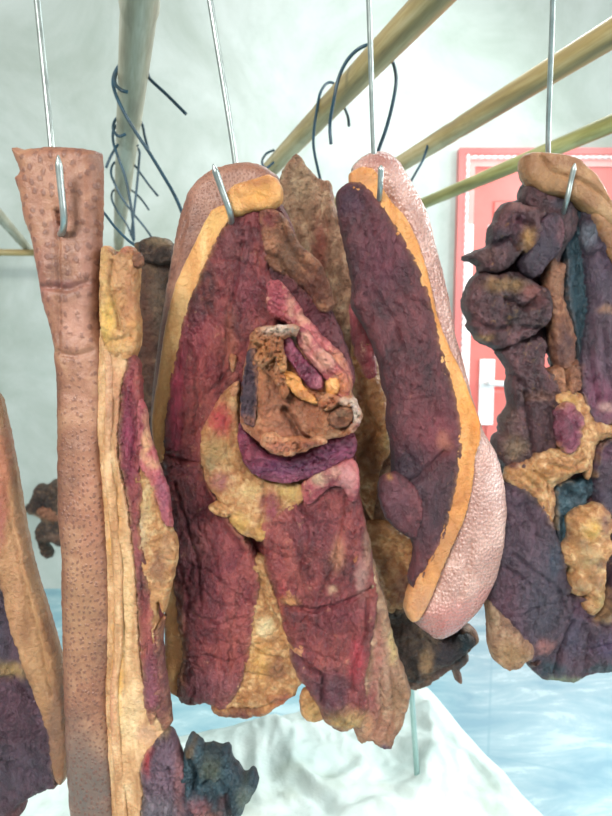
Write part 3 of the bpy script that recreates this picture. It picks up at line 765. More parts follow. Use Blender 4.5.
slab('lean_meat', [(337, 196), (342, 188), (352, 184), (366, 192), (377, 202), (388, 222), (405, 248), (419, 278), (428, 308), (437, 346), (447, 378), (453, 405), (457, 430), (457, 450), (451, 486), (442, 525), (429, 556), (412, 583), (408, 576), (413, 556), (411, 538), (395, 527), (384, 512), (384, 490), (392, 470), (390, 440), (386, 420), (388, 400), (382, 385), (378, 360), (366, 330), (352, 306), (352, 280), (342, 235), (338, 212)],
     .566, LEANP, c, t=17, tb=12, R=16, wr=1.0, wrs=10, an=(1, 1.8), big=2.5, step=2,
     spots=[(430, 430, 28, 24, '#7a2e38', .55), (440, 440, 8, 10, '#b06a50', .5), (400, 470, 20, 30, '#2c1a2a', .75), (420, 500, 30, 50, '#3a2430', .6), (350, 205, 14, 16, '#40243a', .7), (380, 260, 25, 40, '#5e2438', .5)],
     creases=[([(360, 200), (368, 215), (372, 235)], 2, 1.5), ([(352, 225), (366, 240)], 1.6, 1.3), ([(390, 280), (405, 300), (420, 305)], 1.8, 1.5), ([(370, 290), (392, 320), (400, 350)], 1.8, 1.5), ([(440, 450), (415, 475), (395, 486)], 3, 4), ([(410, 340), (425, 345)], 1.5, 1.2), ([(400, 400), (430, 395)], 1.4, 1)],
     bumps=[(410, 360, 20, 40, 3), (420, 440, 18, 20, 3)])
slab('lean_meat', [(380, 478), (390, 474), (402, 478), (414, 490), (420, 506), (418, 524), (412, 537), (396, 528), (384, 512), (379, 495)], .549, LEANP, c, t=7, tb=8, R=10, wr=.8, wrs=8, spots=[(395, 500, 16, 20, '#5c3440', .7), (389, 477, 3, 3, '#c08a50', .9)], label='brownish lobe of lean meat')

# ---- middle piece
mid = empty('cured_meat', at(245, 166, .52), 'large middle piece of crimson cured pork with a brown bone end and amber fat edge', 'meat', 'cured pork pieces')
c = mid
slab('rind', [(199, 180), (212, 171), (226, 167), (240, 165), (258, 166), (272, 174), (280, 184), (270, 210), (235, 240), (215, 300), (205, 380), (200, 470), (190, 520), (165, 500), (152, 460), (149, 425), (152, 385), (157, 342), (164, 298), (172, 252), (179, 219), (188, 193)],
     .542, RINDM, c, t=16, tb=8, R=16, rag=.3, kind='rind', wr=.7, big=1.2, slope=(-.12, 0), an=(1, 3),
     creases=[([(190, 222), (178, 262), (172, 290)], 1.6, 2)], spots=[(245, 170, 30, 9, '#8e6450', .6), (200, 195, 14, 14, '#9c7060', .5)])
slab('meat_core', [(235, 215), (280, 205), (300, 250), (330, 310), (350, 370), (352, 440), (360, 500), (372, 560), (380, 620), (376, 680), (340, 700), (300, 675), (260, 695), (200, 685), (176, 660), (174, 560), (170, 460), (180, 360), (210, 260)],
     .545, LEAN, c, t=14, tb=16, R=20, wr=1.5, step=4, spots=[(320, 270, 26, 60, '#4c3428', .6)])
slab('fat_layer', [(228, 206), (233, 215), (226, 228), (217, 243), (203, 274), (190, 308), (182, 342), (175, 376), (171, 411), (168, 446), (161, 462), (155, 446), (153, 418), (160, 370), (166, 328), (177, 284), (196, 243), (212, 212)],
     .522, FAT, c, t=8, tb=10, R=9, rag=.25, kind='fat', wr=.6, big=1.0, an=(1, 3), step=1.8,
     spots=[(160, 440, 8, 22, '#c08a44', .7), (215, 225, 16, 14, '#e6bc74', .6), (185, 290, 8, 40, '#edc488', .4)])
slab('fat_cap', [(226, 196), (236, 186), (252, 181), (268, 176), (277, 180), (282, 190), (281, 203), (270, 210), (252, 212), (238, 216), (229, 212), (225, 205)],
     .512, FAT, c, t=9, tb=12, R=9, rag=.3, kind='fat', wr=.8, big=1.2, step=1.6,
     spots=[(255, 183, 24, 5, '#a4683c', .75), (262, 198, 14, 8, '#dd9f52', .7)], creases=[([(240, 200), (256, 196), (266, 200)], 1.5, .8)])
slab('lean_meat', [(232, 221), (246, 214), (262, 211), (264, 238), (268, 266), (274, 290), (275, 318), (278, 334), (262, 350), (252, 368), (238, 392), (218, 412), (208, 430), (203, 458), (186, 455), (167, 449), (170, 411), (174, 378), (181, 344), (189, 310), (203, 275), (217, 244)],
     .520, LEAN, c, t=13, tb=12, R=15, wr=1.0, wrs=9, an=(1, 1.8), big=2.2, step=1.8,
     spots=[(176, 400, 9, 60, '#b23a55', .8), (183, 345, 7, 40, '#a83a50', .6), (240, 245, 20, 30, '#5a3038', .5), (232, 345, 6, 40, '#a86a50', .35), (255, 225, 10, 12, '#7a2a30', .6), (248, 290, 16, 26, '#6c2438', .5), (195, 350, 20, 40, '#7c2238', .5)],
     creases=[([(243, 245), (236, 290), (228, 320), (229, 350), (222, 385)], 1.8, 2.2), ([(190, 342), (198, 360), (200, 400), (196, 432)], 1.8, 2.4), ([(215, 260), (240, 262), (262, 270)], 1.4, 1.0), ([(205, 300), (225, 290)], 1.4, 1.0),
              ([(234, 235), (240, 250)], 1.3, 1), ([(250, 225), (256, 250), (262, 275)], 1.6, 1.4), ([(200, 290), (215, 320), (232, 330)], 1.3, 1.2), ([(186, 368), (196, 372)], 1.3, 1), ([(212, 390), (230, 372), (243, 350)], 1.8, 1.6), ([(178, 330), (186, 390), (184, 430)], 1.4, 1.4)])
slab('crust', [(262, 212), (276, 211), (286, 220), (292, 232), (300, 246), (318, 262), (328, 282), (334, 305), (322, 312), (306, 290), (290, 278), (278, 272), (268, 262), (264, 240)],
     .520, CRUST, c, t=14, tb=12, R=9, wr=2.2, wrs=9, kind='crust', rag=.8, step=1.8,
     spots=[(272, 245, 10, 8, '#c08868', .7), (290, 258, 12, 18, '#6a4e3c', .7), (315, 290, 14, 20, '#55261f', .8), (270, 222, 9, 9, '#80303a', .8)],
     creases=[([(266, 255), (280, 262), (290, 280)], 2, 4), ([(283, 228), (290, 250), (305, 270)], 2, 2.5)])
slab('lean_meat', [(268, 270), (280, 272), (296, 284), (312, 300), (328, 306), (338, 325), (346, 348), (353, 368), (352, 384), (336, 366), (318, 344), (300, 328), (282, 322), (270, 316), (272, 292)],
     .524, LEANP, c, t=12, tb=12, R=10, wr=1.6, wrs=8, an=(1, 1.4), big=3, rag=.7, step=1.8, spots=[(312, 318, 22, 24, '#5c1c2a', .7)])
slab('muscle', [(268, 286), (276, 282), (286, 290), (294, 302), (302, 316), (312, 326), (322, 338), (336, 350), (346, 364), (352, 380), (350, 392), (338, 380), (322, 358), (308, 340), (296, 330), (284, 322), (270, 312)],
     .513, PINK, c, t=12, tb=8, R=8, wr=1.8, wrs=8, an=(1.6, 1), rag=.8, step=1.6,
     spots=[(290, 308, 5, 12, '#d09a80', .8), (302, 318, 6, 8, '#d8a488', .7), (276, 300, 10, 12, '#95394a', .8), (338, 362, 9, 12, '#cc8868', .85), (348, 382, 6, 8, '#d08a60', .8)],
     creases=[([(280, 285), (290, 305), (298, 325)], 1.5, 2.2), ([(318, 338), (330, 360), (344, 378)], 1.5, 2)])
# lower left muscle
slab('lean_meat', [(167, 451), (184, 448), (202, 454), (206, 472), (220, 500), (236, 522), (250, 540), (258, 560), (260, 582), (254, 610), (251, 640), (244, 668), (234, 692), (224, 700), (209, 698), (193, 700), (181, 697), (181, 670), (186, 650), (179, 602), (176, 574), (179, 550), (171, 516), (167, 480)],
     .522, LEAN, c, t=15, tb=12, R=17, wr=1.2, wrs=10, big=3, step=1.9, rag=.8,
     spots=[(210, 560, 40, 80, '#73263c', .35), (215, 680, 30, 18, '#8a5560', .5), (183, 640, 5, 50, '#b07a52', .6), (200, 540, 12, 14, '#b06a66', .35), (230, 690, 16, 8, '#7e4a44', .6), (190, 470, 20, 12, '#8a4a54', .4)],
     creases=[([(170, 452), (186, 458), (204, 456)], 2, 3), ([(178, 480), (190, 520), (200, 550), (205, 600)], 1.6, 1.6), ([(204, 470), (214, 500), (232, 528), (246, 548)], 2.2, 2.6), ([(190, 556), (214, 566), (236, 585), (256, 600)], 1.6, 1.5),
              ([(196, 606), (220, 616), (246, 610)], 1.5, 1.5), ([(188, 650), (210, 648), (228, 655), (246, 650)], 1.6, 1.5), ([(200, 520), (215, 540), (222, 570)], 1.4, 1.3), ([(182, 560), (192, 590), (188, 630)], 1.4, 1.3), ([(215, 620), (222, 650), (218, 690)], 1.4, 1.2), ([(205, 580), (225, 600)], 1.3, 1.2)],
     bumps=[(210, 570, 25, 50, 5)])
slab('fat_layer', [(166, 560), (173, 570), (175, 582), (179, 606), (185, 645), (187, 680), (182, 695), (170, 689), (165, 670), (166, 640), (165, 600)], .520, FAT, c, t=7, tb=10, R=8, kind='fat', wr=.8, an=(1, 2), step=1.8,
     spots=[(168, 660, 5, 40, '#8c6034', .6), (180, 640, 5, 40, '#cf8f58', .6)])
# golden membrane between the two lower muscles
slab('membrane', [(254, 556), (262, 556), (272, 580), (283, 612), (293, 636), (300, 655), (302, 672), (296, 688), (290, 693), (280, 700), (268, 708), (252, 712), (235, 712), (220, 709), (212, 702), (228, 697), (238, 680), (245, 655), (250, 625), (257, 585)],
     .524, MEMB, c, t=15, tb=10, R=10, wr=2.4, wrs=9, kind='crumple', rag=.6, step=1.6,
     spots=[(266, 620, 9, 10, '#eed9a8', .8), (275, 662, 14, 12, '#7e5040', .7), (240, 706, 28, 5, '#5c3030', .85), (285, 692, 14, 7, '#8c3c40', .7), (262, 690, 20, 8, '#a0693c', .6), (256, 580, 5, 24, '#9a7a48', .6), (262, 655, 10, 18, '#d6a456', .6)],
     creases=[([(262, 575), (270, 600), (284, 625)], 1.6, 2), ([(255, 640), (268, 650), (290, 652)], 1.5, 2), ([(250, 665), (266, 668), (280, 676)], 1.5, 2), ([(230, 702), (255, 703), (280, 694)], 2, 3)])
# lower right muscle
slab('lean_meat', [(282, 504), (303, 494), (316, 476), (340, 463), (354, 456), (353, 472), (360, 500), (366, 530), (372, 560), (374, 590), (373, 611), (367, 649), (362, 673), (365, 694), (359, 714), (348, 722), (339, 723), (328, 717), (320, 698), (304, 679), (293, 655), (290, 638), (278, 592), (267, 560), (263, 530), (266, 514)],
     .520, LEAN, c, t=20, tb=12, R=17, wr=1.2, wrs=10, big=3, step=1.8, rag=.7,
     spots=[(345, 708, 20, 12, '#b8965c', .9), (330, 680, 26, 22, '#54303e', .7), (355, 650, 8, 24, '#b03a48', .75), (340, 600, 30, 20, '#74283a', .5), (283, 590, 6, 20, '#b03a3e', .6), (336, 545, 6, 16, '#c98a68', .7), (290, 592, 7, 5, '#c98c58', .9), (330, 580, 5, 4, '#c8a080', .8), (312, 520, 26, 20, '#7a3a46', .5), (360, 570, 5, 20, '#b48a80', .7), (296, 652, 10, 18, '#6a4250', .6), (366, 540, 4, 30, '#b58a74', .6)],
     creases=[([(288, 598), (310, 602), (335, 596), (352, 590), (370, 580)], 2.2, 4), ([(287, 636), (304, 650), (322, 664), (322, 690)], 2, 4), ([(300, 500), (308, 530), (300, 560)], 1.5, 1.4), ([(268, 545), (290, 550), (314, 545)], 1.5, 1.2),
              ([(345, 490), (338, 530), (330, 560), (318, 590)], 1.6, 2), ([(365, 590), (364, 625), (352, 655), (350, 680)], 1.7, 2.2), ([(305, 610), (330, 625), (352, 622)], 1.4, 1.2), ([(310, 640), (335, 650)], 1.4, 1.1), ([(300, 480), (303, 505), (310, 512)], 2, 3), ([(335, 700), (350, 690), (360, 700)], 1.5, 1.5)],
     bumps=[(325, 560, 30, 50, 4), (305, 660, 12, 16, 3), (342, 705, 14, 12, 3)])
slab('fat_lobe', [(303, 690), (312, 690), (322, 700), (327, 712), (320, 718), (310, 719), (302, 713), (300, 700)], .515, MEMB, c, t=8, tb=8, R=8, wr=1.5, kind='crumple', step=1.6, spots=[(312, 708, 9, 9, '#b08c54', .7)])
slab('skin_flap', [(368, 535), (375, 570), (386, 606), (391, 633), (397, 652), (404, 672), (409, 690), (403, 714), (394, 733), (390, 743), (379, 742), (370, 735), (360, 738), (354, 728), (352, 720), (360, 708), (362, 680), (364, 655), (370, 628), (372, 600), (370, 575), (366, 550)],
     .520, TAN, c, t=15, tb=10, R=10, wr=1.8, wrs=9, kind='crumple', rag=.8, step=1.7, label='tan and pink flap at the lower right edge',
     spots=[(372, 690, 7, 26, '#a4505a', .6), (385, 660, 8, 30, '#b88c78', .7), (392, 640, 6, 16, '#c8ae78', .8), (378, 720, 16, 16, '#b07a64', .7), (384, 741, 8, 5, '#5a4460', .9), (376, 640, 5, 30, '#c07a70', .6), (398, 690, 10, 22, '#a07a5c', .7), (366, 715, 5, 12, '#c8946c', .7)],
     creases=[([(378, 660), (380, 700), (372, 728)], 1.6, 2), ([(388, 660), (392, 700), (384, 730)], 1.6, 1.6), ([(374, 600), (376, 640)], 1.4, 1.4)])
# collar of fat and tendon under the bone
slab('tendon_collar', [(232, 386), (240, 392), (240, 415), (242, 445), (250, 466), (264, 477), (285, 480), (304, 480), (303, 496), (292, 505), (278, 510), (270, 520), (262, 538), (250, 534), (236, 524), (224, 503), (210, 482), (203, 456), (204, 432), (212, 414), (220, 400)],
     .514, MEMB, c, t=15, tb=12, R=13, wr=1.6, wrs=12, kind='crumple', rag=.6, step=1.7, label='yellow and red collar of fat and tendon below the bone',
     spots=[(222, 418, 14, 18, '#b8424a', .9), (216, 448, 12, 14, '#b09060', .8), (222, 478, 12, 10, '#96525c', .75), (272, 505, 10, 20, '#8a3c4a', .9), (240, 520, 12, 10, '#d8ac60', .8), (290, 488, 12, 8, '#d8b470', .8), (252, 486, 12, 8, '#ceb078', .7), (212, 460, 8, 10, '#6a6a50', .5), (262, 532, 5, 12, '#d0a058', .8)],
     creases=[([(230, 400), (226, 430), (232, 460), (250, 480)], 1.8, 1.8), ([(266, 480), (264, 505), (260, 525)], 2, 2.5), ([(280, 482), (281, 500)], 1.6, 2)])
slab('fat_crumb', [(209, 507), (217, 502), (226, 504), (232, 512), (226, 517), (214, 512)], .503, MEMB, c, t=5, tb=5, R=5, wr=1.4, wrs=6, kind='crust', step=1.4)
slab('tendon', [(222, 398), (228, 390), (238, 382), (240, 390), (232, 402), (222, 408)], .507, BONE, c, t=6, tb=6, R=5, wr=.8, step=1.4)
slab('muscle_roll', [(240, 424), (247, 430), (256, 445), (270, 456), (288, 458), (306, 452), (326, 441), (345, 434), (354, 434), (356, 446), (352, 456), (338, 462), (318, 472), (302, 479), (284, 482), (266, 479), (252, 472), (243, 458), (239, 440)],
     .501, MAG, c, t=12, tb=10, R=11, wr=1.7, wrs=6, an=(3.2, 1), rag=.7, big=2, step=1.6,
     spots=[(290, 466, 44, 9, '#50244a', .6), (330, 450, 24, 8, '#8e4468', .6), (250, 450, 8, 14, '#8a3444', .6)],
     creases=[([(256, 460), (290, 466), (320, 458), (345, 446)], 1.6, 1.4)])
slab('membrane', [(304, 484), (316, 472), (334, 464), (350, 458), (358, 470), (358, 490), (352, 500), (344, 486), (330, 484), (316, 496), (308, 502)], .497, PINK, c, t=8, tb=8, R=7, wr=1.6, wrs=7, kind='crumple', step=1.6, rag=.6,
     spots=[(318, 478, 8, 8, '#c8a888', .8), (348, 480, 9, 16, '#c08a86', .7), (334, 470, 8, 6, '#b88a7a', .7)])
# the bone end
bn = slab('bone', [(252, 334), (262, 326), (280, 325), (299, 327), (309, 334), (320, 348), (334, 362), (348, 376), (352, 392), (358, 404), (360, 416), (356, 427), (343, 435), (322, 440), (306, 447), (290, 454), (272, 452), (258, 440), (246, 430), (240, 420), (241, 395), (244, 366)],
     .492, BONE, c, t=19, tb=16, R=12, wr=1.9, wrs=11, kind='crust', rag=.5, step=1.3, big=3, grow=0,
     spots=[(250, 390, 8.5, 34, '#4e3a40', 1.0), (262, 330, 9, 6, '#d6a684', .7), (300, 405, 30, 26, '#9c5f48', .6), (276, 400, 16, 40, '#ad7056', .6), (340, 417, 12, 9, '#7c5242', .85), (288, 336, 16, 7, '#edd4bc', .7), (356, 412, 5, 18, '#f0d2c0', .8), (275, 440, 26, 8, '#b46a5c', .7), (290, 425, 22, 12, '#a8745c', .6), (262, 360, 7, 20, '#c47e50', .7)],  # pale top and right, dark left: light on the bone painted in
     creases=[([(285, 408), (292, 418), (300, 432), (308, 438)], 3.4, 11), ([(259, 352), (257, 380), (256, 415)], 2, 3), ([(262, 348), (276, 372), (298, 394), (318, 400)], 1.6, 2.2), ([(262, 432), (282, 444), (310, 440)], 1.5, 2)],
     bumps=[(248, 392, 8, 40, -12), (330, 418, 22, 13, 7), (270, 350, 9, 14, 4), (266, 400, 6, 34, 5), (341, 418, 7, 5, -6), (290, 388, 14, 12, -5), (305, 445, 20, 6, -4)])
slab('marrow_hollow', [(328, 420), (333, 411), (343, 406), (352, 409), (353, 419), (345, 427), (334, 427)], .4630, CRUST, bn, t=3, tb=6, R=3, wr=1.2, wrs=5, kind='crust', step=1.2, rag=.7, bumps=[(342, 418, 6, 5, -5)], spots=[(341, 419, 5, 3, '#4e2a20', .7), (341, 413, 8, 3, '#b4886c', .7)])
slab('fibre_crust', [(250, 338), (254, 331), (262, 327), (274, 326), (290, 325), (299, 328), (296, 336), (284, 338), (282, 346), (286, 358), (285, 370), (280, 372), (276, 358), (268, 362), (260, 366), (256, 356), (262, 346), (254, 344)],
     0.4605, BONE, bn, t=7, tb=10, R=4, wr=4, wrs=6, kind='crust', rag=1.3, step=1.1, big=4,
     spots=[(282, 330, 18, 6, '#f0dcc8', .85), (262, 350, 8, 14, '#c8834e', .7), (282, 360, 4, 14, '#d6965c', .7)])  # pale top spot paints in the bone's highlight
slab('muscle', [(278, 337), (286, 335), (294, 344), (302, 356), (312, 366), (322, 376), (322, 388), (312, 388), (302, 378), (292, 364), (284, 352)],
     0.468, MAG, bn, t=5, tb=8, R=6, wr=1.6, wrs=7, step=1.3, rag=1.0, spots=[(318, 384, 8, 8, '#b06c78', .7)])
slab('fat_streak', [(279, 377), (287, 371), (296, 376), (303, 385), (312, 396), (318, 404), (306, 400), (297, 396), (290, 388), (282, 386)], .4660, FATO, bn, t=3.5, tb=6, R=4, wr=2, step=1.2, kind='crust', rag=1.1, spots=[(305, 394, 10, 5, '#a86a44', .7)])
slab('ridge', [(296, 328), (306, 330), (320, 346), (334, 360), (346, 374), (350, 388), (346, 398), (336, 398), (330, 384), (320, 372), (308, 358), (299, 344)],
     0.471, PINK, bn, t=9, tb=8, R=7, wr=2, wrs=7, kind='crumple', rag=.7, step=1.3,
     spots=[(325, 358, 12, 12, '#d09a84', .8), (342, 384, 9, 12, '#d08452', .85), (306, 342, 7, 12, '#cf9a82', .7)],
     creases=[([(304, 338), (316, 358), (334, 376)], 1.3, 1.8)])
slab('fat_curl', [(326, 384), (330, 378), (337, 378), (340, 385), (337, 392), (333, 396), (330, 402), (326, 399), (327, 392)], .4660, FATO, bn, t=6, tb=4, R=4, wr=2, wrs=5, kind='crust', step=1.2, spots=[(332, 384, 6, 6, '#ecb478', .7)])
slab('fibre_edge', [(346, 396), (352, 397), (358, 404), (361, 414), (358, 426), (350, 432), (344, 436), (346, 430), (353, 422), (353, 410), (348, 403)], .4665, BONE, bn, t=6, tb=8, R=3, wr=4, wrs=5, kind='crust', rag=1.3, step=1.1, spots=[(355, 412, 7, 16, '#f2dccc', .9), (356, 425, 4, 4, '#a03c34', .8)])  # pale spot paints in the light on the bone's right edge

slab('fibre_crust', [(262, 352), (268, 346), (276, 350), (279, 362), (286, 374), (288, 388), (284, 398), (278, 388), (272, 376), (262, 368), (257, 360)], .466, BONE, bn, t=5, tb=8, R=4, wr=4, wrs=6, kind='crust', rag=1.2, step=1.2,
     spots=[(270, 356, 8, 8, '#de9a66', .8), (284, 386, 4, 12, '#a8683f', .6)])
slab('fibre_crust', [(262, 437), (272, 432), (282, 438), (296, 436), (308, 440), (318, 437), (326, 441), (310, 448), (292, 455), (276, 453), (264, 446)], .470, BONE, bn, t=6, tb=8, R=4, wr=3, wrs=6, kind='crust', rag=1.2, step=1.2,
     spots=[(280, 446, 14, 6, '#c8806a', .8), (310, 442, 12, 4, '#9c5a50', .7)])
slab('side_face', [(249, 352), (256, 350), (257, 372), (256, 400), (254, 424), (246, 422), (242, 412), (243, 390), (246, 368)], .473, LEANV, bn, t=2, tb=8, R=6, wr=1.4, rag=1.3, step=1.3, spots=[(250, 390, 6, 30, '#4a3640', .8), (254, 356, 5, 8, '#a8745c', .8), (249, 420, 8, 6, '#9c6654', .8), (257, 390, 2.5, 40, '#a8745c', .7)], label='dark slate side of the bone')  # dark tint paints the shade on the bone's left plane
slab('fibre_crust', [(322, 398), (330, 394), (340, 398), (350, 397), (356, 402), (350, 407), (338, 404), (328, 410), (320, 406)], .463, BONE, bn, t=4, tb=8, R=3, wr=4, wrs=5, kind='crust', rag=1.2, step=1.2, spots=[(346, 401, 10, 4, '#f4dcc6', .8), (328, 402, 7, 5, '#b06040', .7)])  # pale spot continues the painted light at the bone's right
# small torn flakes on the lean
for (fx, fy, fw, fh, fr_) in ((331, 546, 3, 7, .4), (327, 560, 5, 3, .2), (291, 593, 6, 4, -.2), (196, 545, 5, 3, .1), (342, 575, 4, 4, .3), (300, 650, 4, 5, 0), (355, 560, 3, 9, -.2), (233, 362, 3, 8, .1), (208, 470, 4, 2, 0)):
    ps = []
    for k in range(8):
        a_ = k * math.pi / 4; q_ = 1 + .25 * math.sin(5 * a_ + fx)
        ps.append((fx + fw * q_ * math.cos(a_ + fr_), fy + fh * q_ * math.sin(a_ + fr_)))
    slab('torn_flake', ps, .5025 if fx > 260 else .508, BONE, mid, t=2.2, tb=4, R=3, wr=1.5, wrs=4, big=1, kind='crust', rag=1.0, step=1.2)

# ---- right piece
c = empty('cured_meat', at(560, 158, .594), 'knobbly dark purple piece of cured pork at right under a tan fat cap', 'meat', 'cured pork pieces')
slab('meat_core', [(524, 184), (518, 200), (502, 206), (495, 220), (489, 242), (480, 268), (470, 285), (466, 310), (476, 336), (492, 347), (502, 360), (510, 380), (509, 404), (502, 424), (496, 440), (494, 455), (504, 480), (504, 520), (500, 600), (498, 650), (520, 655), (560, 668), (612, 660), (680, 650), (690, 500), (680, 300), (640, 230), (600, 195), (560, 180)],
     .629, LEAND, c, t=14, tb=20, R=18, wr=2, step=4, kind='crust', rag=.8, holes=[[(542, 362), (543, 355), (547, 353), (550, 358), (551, 366), (546, 368)]])
slab('fat_cap', [(520, 168), (521, 159), (527, 155), (540, 155), (556, 156), (573, 160), (585, 170), (596, 182), (604, 197), (612, 211), (630, 236), (648, 270), (640, 290), (622, 252), (608, 234), (597, 222), (582, 210), (568, 200), (552, 196), (540, 194), (530, 187), (523, 179)],
     .602, TALLOW, c, t=14, tb=14, R=12, wr=1.0, wrs=12, kind='fat', big=2, rag=.4, step=1.8,
     spots=[(600, 220, 14, 14, '#b8946a', .7), (560, 165, 24, 7, '#8e6046', .6), (592, 185, 12, 12, '#a87c58', .6)],
     creases=[([(536, 160), (546, 174), (562, 180), (576, 184), (594, 196), (606, 208)], 2, 2.6)])
slab('fat_layer', [(592, 212), (606, 222), (622, 246), (640, 290), (650, 350), (640, 352), (628, 300), (612, 256), (598, 230)], .596, TALLOW, c, t=7, tb=7, R=7, kind='fat', wr=.6)
slab('lean_meat', [(524, 188), (534, 190), (548, 197), (566, 202), (574, 212), (572, 232), (560, 250), (556, 262), (548, 262), (540, 240), (534, 220), (520, 204)], .606, LEAND, c, t=12, tb=10, R=10, wr=1.5, step=1.9,
     spots=[(556, 206, 12, 9, '#2a2a3a', .8)], kind='crust')
slab('knuckle_lump', [(502, 205), (513, 204), (522, 208), (534, 210), (542, 216), (536, 226), (540, 232), (532, 246), (524, 258), (518, 254), (512, 262), (504, 270), (492, 274), (480, 272), (476, 264), (464, 260), (462, 257), (474, 252), (486, 247), (488, 238), (489, 228), (494, 221), (496, 212)],
     .596, LEAND, c, t=17, tb=14, R=11, wr=2.4, wrs=11, kind='crust', rag=.7, step=1.7, big=4,
     spots=[(515, 211, 18, 6, '#8a5c58', .7), (521, 240, 7, 11, '#b08448', .8), (495, 240, 12, 10, '#2a2030', .8), (480, 257, 12, 6, '#6a4c48', .7), (512, 228, 10, 12, '#5a2c3c', .7)],
     creases=[([(490, 246), (505, 240), (512, 252)], 2, 4), ([(512, 222), (524, 228)], 2, 3)])
slab('muscle_roll', [(540, 218), (552, 214), (560, 224), (561, 240), (556, 254), (546, 264), (538, 274), (530, 278), (522, 272), (518, 262), (526, 250), (533, 240), (534, 228)], .590, LEANV, c, t=13, tb=10, R=11, wr=1.3, wrs=9, rag=.5, step=1.7, kind='crust',
     spots=[(540, 250, 14, 14, '#2a2436', .7), (557, 232, 5, 16, '#7a4a50', .7)])
slab('knuckle_lump', [(470, 280), (480, 274), (494, 276), (508, 272), (520, 276), (532, 284), (544, 290), (548, 306), (544, 322), (534, 332), (520, 340), (508, 346), (496, 348), (486, 344), (475, 339), (473, 333), (466, 326), (468, 320), (463, 310), (463, 298)],
     .599, LEAND, c, t=18, tb=14, R=12, wr=2.6, wrs=11, kind='crust', rag=.8, step=1.7, big=5,
     spots=[(500, 286, 20, 7, '#a07a4c', .7), (526, 294, 10, 8, '#8a5048', .7), (480, 338, 8, 5, '#a08054', .8), (512, 318, 16, 12, '#2c2226', .8), (482, 300, 12, 12, '#4a2e30', .6), (535, 320, 9, 9, '#3a2a30', .7)],
     creases=[([(500, 300), (520, 310), (530, 300)], 2.5, 5), ([(470, 322), (490, 330), (505, 326)], 2, 4), ([(516, 326), (540, 330)], 2, 4)])
slab('bone_column', [(546, 262), (556, 262), (562, 268), (561, 300), (568, 320), (572, 340), (570, 360), (563, 368), (554, 364), (550, 350), (548, 330), (544, 300), (542, 280)], .604, CRUST, c, t=12, tb=10, R=9, wr=1.6, wrs=10, kind='crust', step=1.8,
     spots=[(552, 280, 10, 20, '#a8785c', .7), (560, 345, 12, 22, '#5a3c40', .7)], label='brown ridge beside the small hole')
slab('blue_cleft', [(563, 212), (574, 208), (584, 216), (586, 240), (584, 280), (582, 320), (580, 350), (578, 375), (572, 370), (572, 340), (566, 315), (562, 290), (562, 262), (560, 235)], .616, TEAL, c, t=10, tb=10, R=9, wr=1.4, step=2)
slab('lean_meat', [(580, 212), (594, 222), (606, 236), (620, 262), (636, 310), (650, 380), (650, 430), (620, 436), (606, 420), (592, 424), (580, 410), (574, 388), (578, 350), (584, 310), (582, 270), (578, 240)],
     .612, LEANV, c, t=18, tb=12, R=14, wr=1.3, wrs=11, big=3.5, step=2, an=(1, 1.8),
     spots=[(583, 238, 9, 12, '#8a94a0', .6), (594, 270, 14, 40, '#4c3c50', .6), (600, 400, 18, 20, '#7a3450', .7), (598, 406, 8, 5, '#b08a80', .8), (600, 310, 9, 5, '#a4785a', .7), (585, 385, 9, 26, '#743c54', .6), (605, 365, 10, 30, '#5e4254', .5)],
     creases=[([(584, 350), (590, 400)], 2, 2.5), ([(596, 330), (602, 380), (610, 410)], 2, 2), ([(574, 262), (594, 254), (604, 260)], 2, 2)])
slab('dark_column', [(496, 352), (506, 344), (522, 340), (536, 336), (543, 345), (540, 366), (546, 374), (552, 390), (556, 410), (556, 430), (548, 448), (536, 458), (518, 464), (506, 466), (496, 458), (492, 446), (493, 437), (501, 430), (499, 418), (508, 406), (506, 388), (507, 371), (500, 358)],
     .606, LEAND, c, t=17, tb=14, R=13, wr=2.4, wrs=10, kind='crust', rag=.8, step=1.8, big=4,
     spots=[(508, 445, 12, 14, '#8a7054', .7), (504, 415, 9, 12, '#5e443a', .7), (534, 420, 12, 24, '#54383e', .6), (536, 395, 16, 5, '#8a6050', .6)],
     creases=[([(520, 390), (524, 420), (528, 450)], 2, 5), ([(510, 375), (520, 385)], 2, 3), ([(524, 388), (545, 396)], 1.8, 2.5)])
slab('crust', [(544, 372), (556, 366), (564, 370), (574, 362), (576, 385), (570, 392), (556, 396), (548, 390)], .602, CRUST, c, t=11, tb=10, R=8, wr=2, wrs=8, kind='crust', step=1.8, creases=[([(562, 364), (563, 392)], 1.6, 4)])
slab('fat_net', [(554, 396), (566, 392), (578, 396), (588, 412), (594, 424), (604, 424), (618, 428), (640, 430), (640, 438), (606, 436), (594, 444), (590, 462), (588, 478), (584, 470), (572, 474), (560, 480), (552, 486), (553, 500), (551, 516), (550, 526), (545, 516), (536, 500), (526, 490), (512, 482), (504, 476), (508, 466), (520, 462), (534, 456), (548, 448), (558, 446), (556, 430), (556, 412)],
     .594, MEMB, c, t=13, tb=10, R=8, wr=2.2, wrs=9, kind='crumple', rag=.5, step=1.6, label='golden network of fat across the middle',
     spots=[(565, 400, 10, 6, '#b8904c', .7), (530, 470, 26, 8, '#a8783e', .5), (512, 462, 8, 6, '#5c2c38', .7)],
     holes=[], creases=[([(530, 470), (545, 480), (548, 505)], 1.8, 3), ([(520, 472), (536, 488)], 1.6, 2.5), ([(545, 462), (565, 468), (580, 458)], 1.8, 3)])
slab('muscle', [(559, 409), (566, 404), (574, 408), (580, 420), (579, 434), (575, 447), (566, 451), (560, 444), (556, 436), (557, 420)], .582, MAG, c, t=8, tb=8, R=9, wr=1.4, step=1.6, rag=1.4, spots=[(568, 412, 10, 6, '#7c3a48', .7), (562, 440, 6, 10, '#6c2c40', .7)])
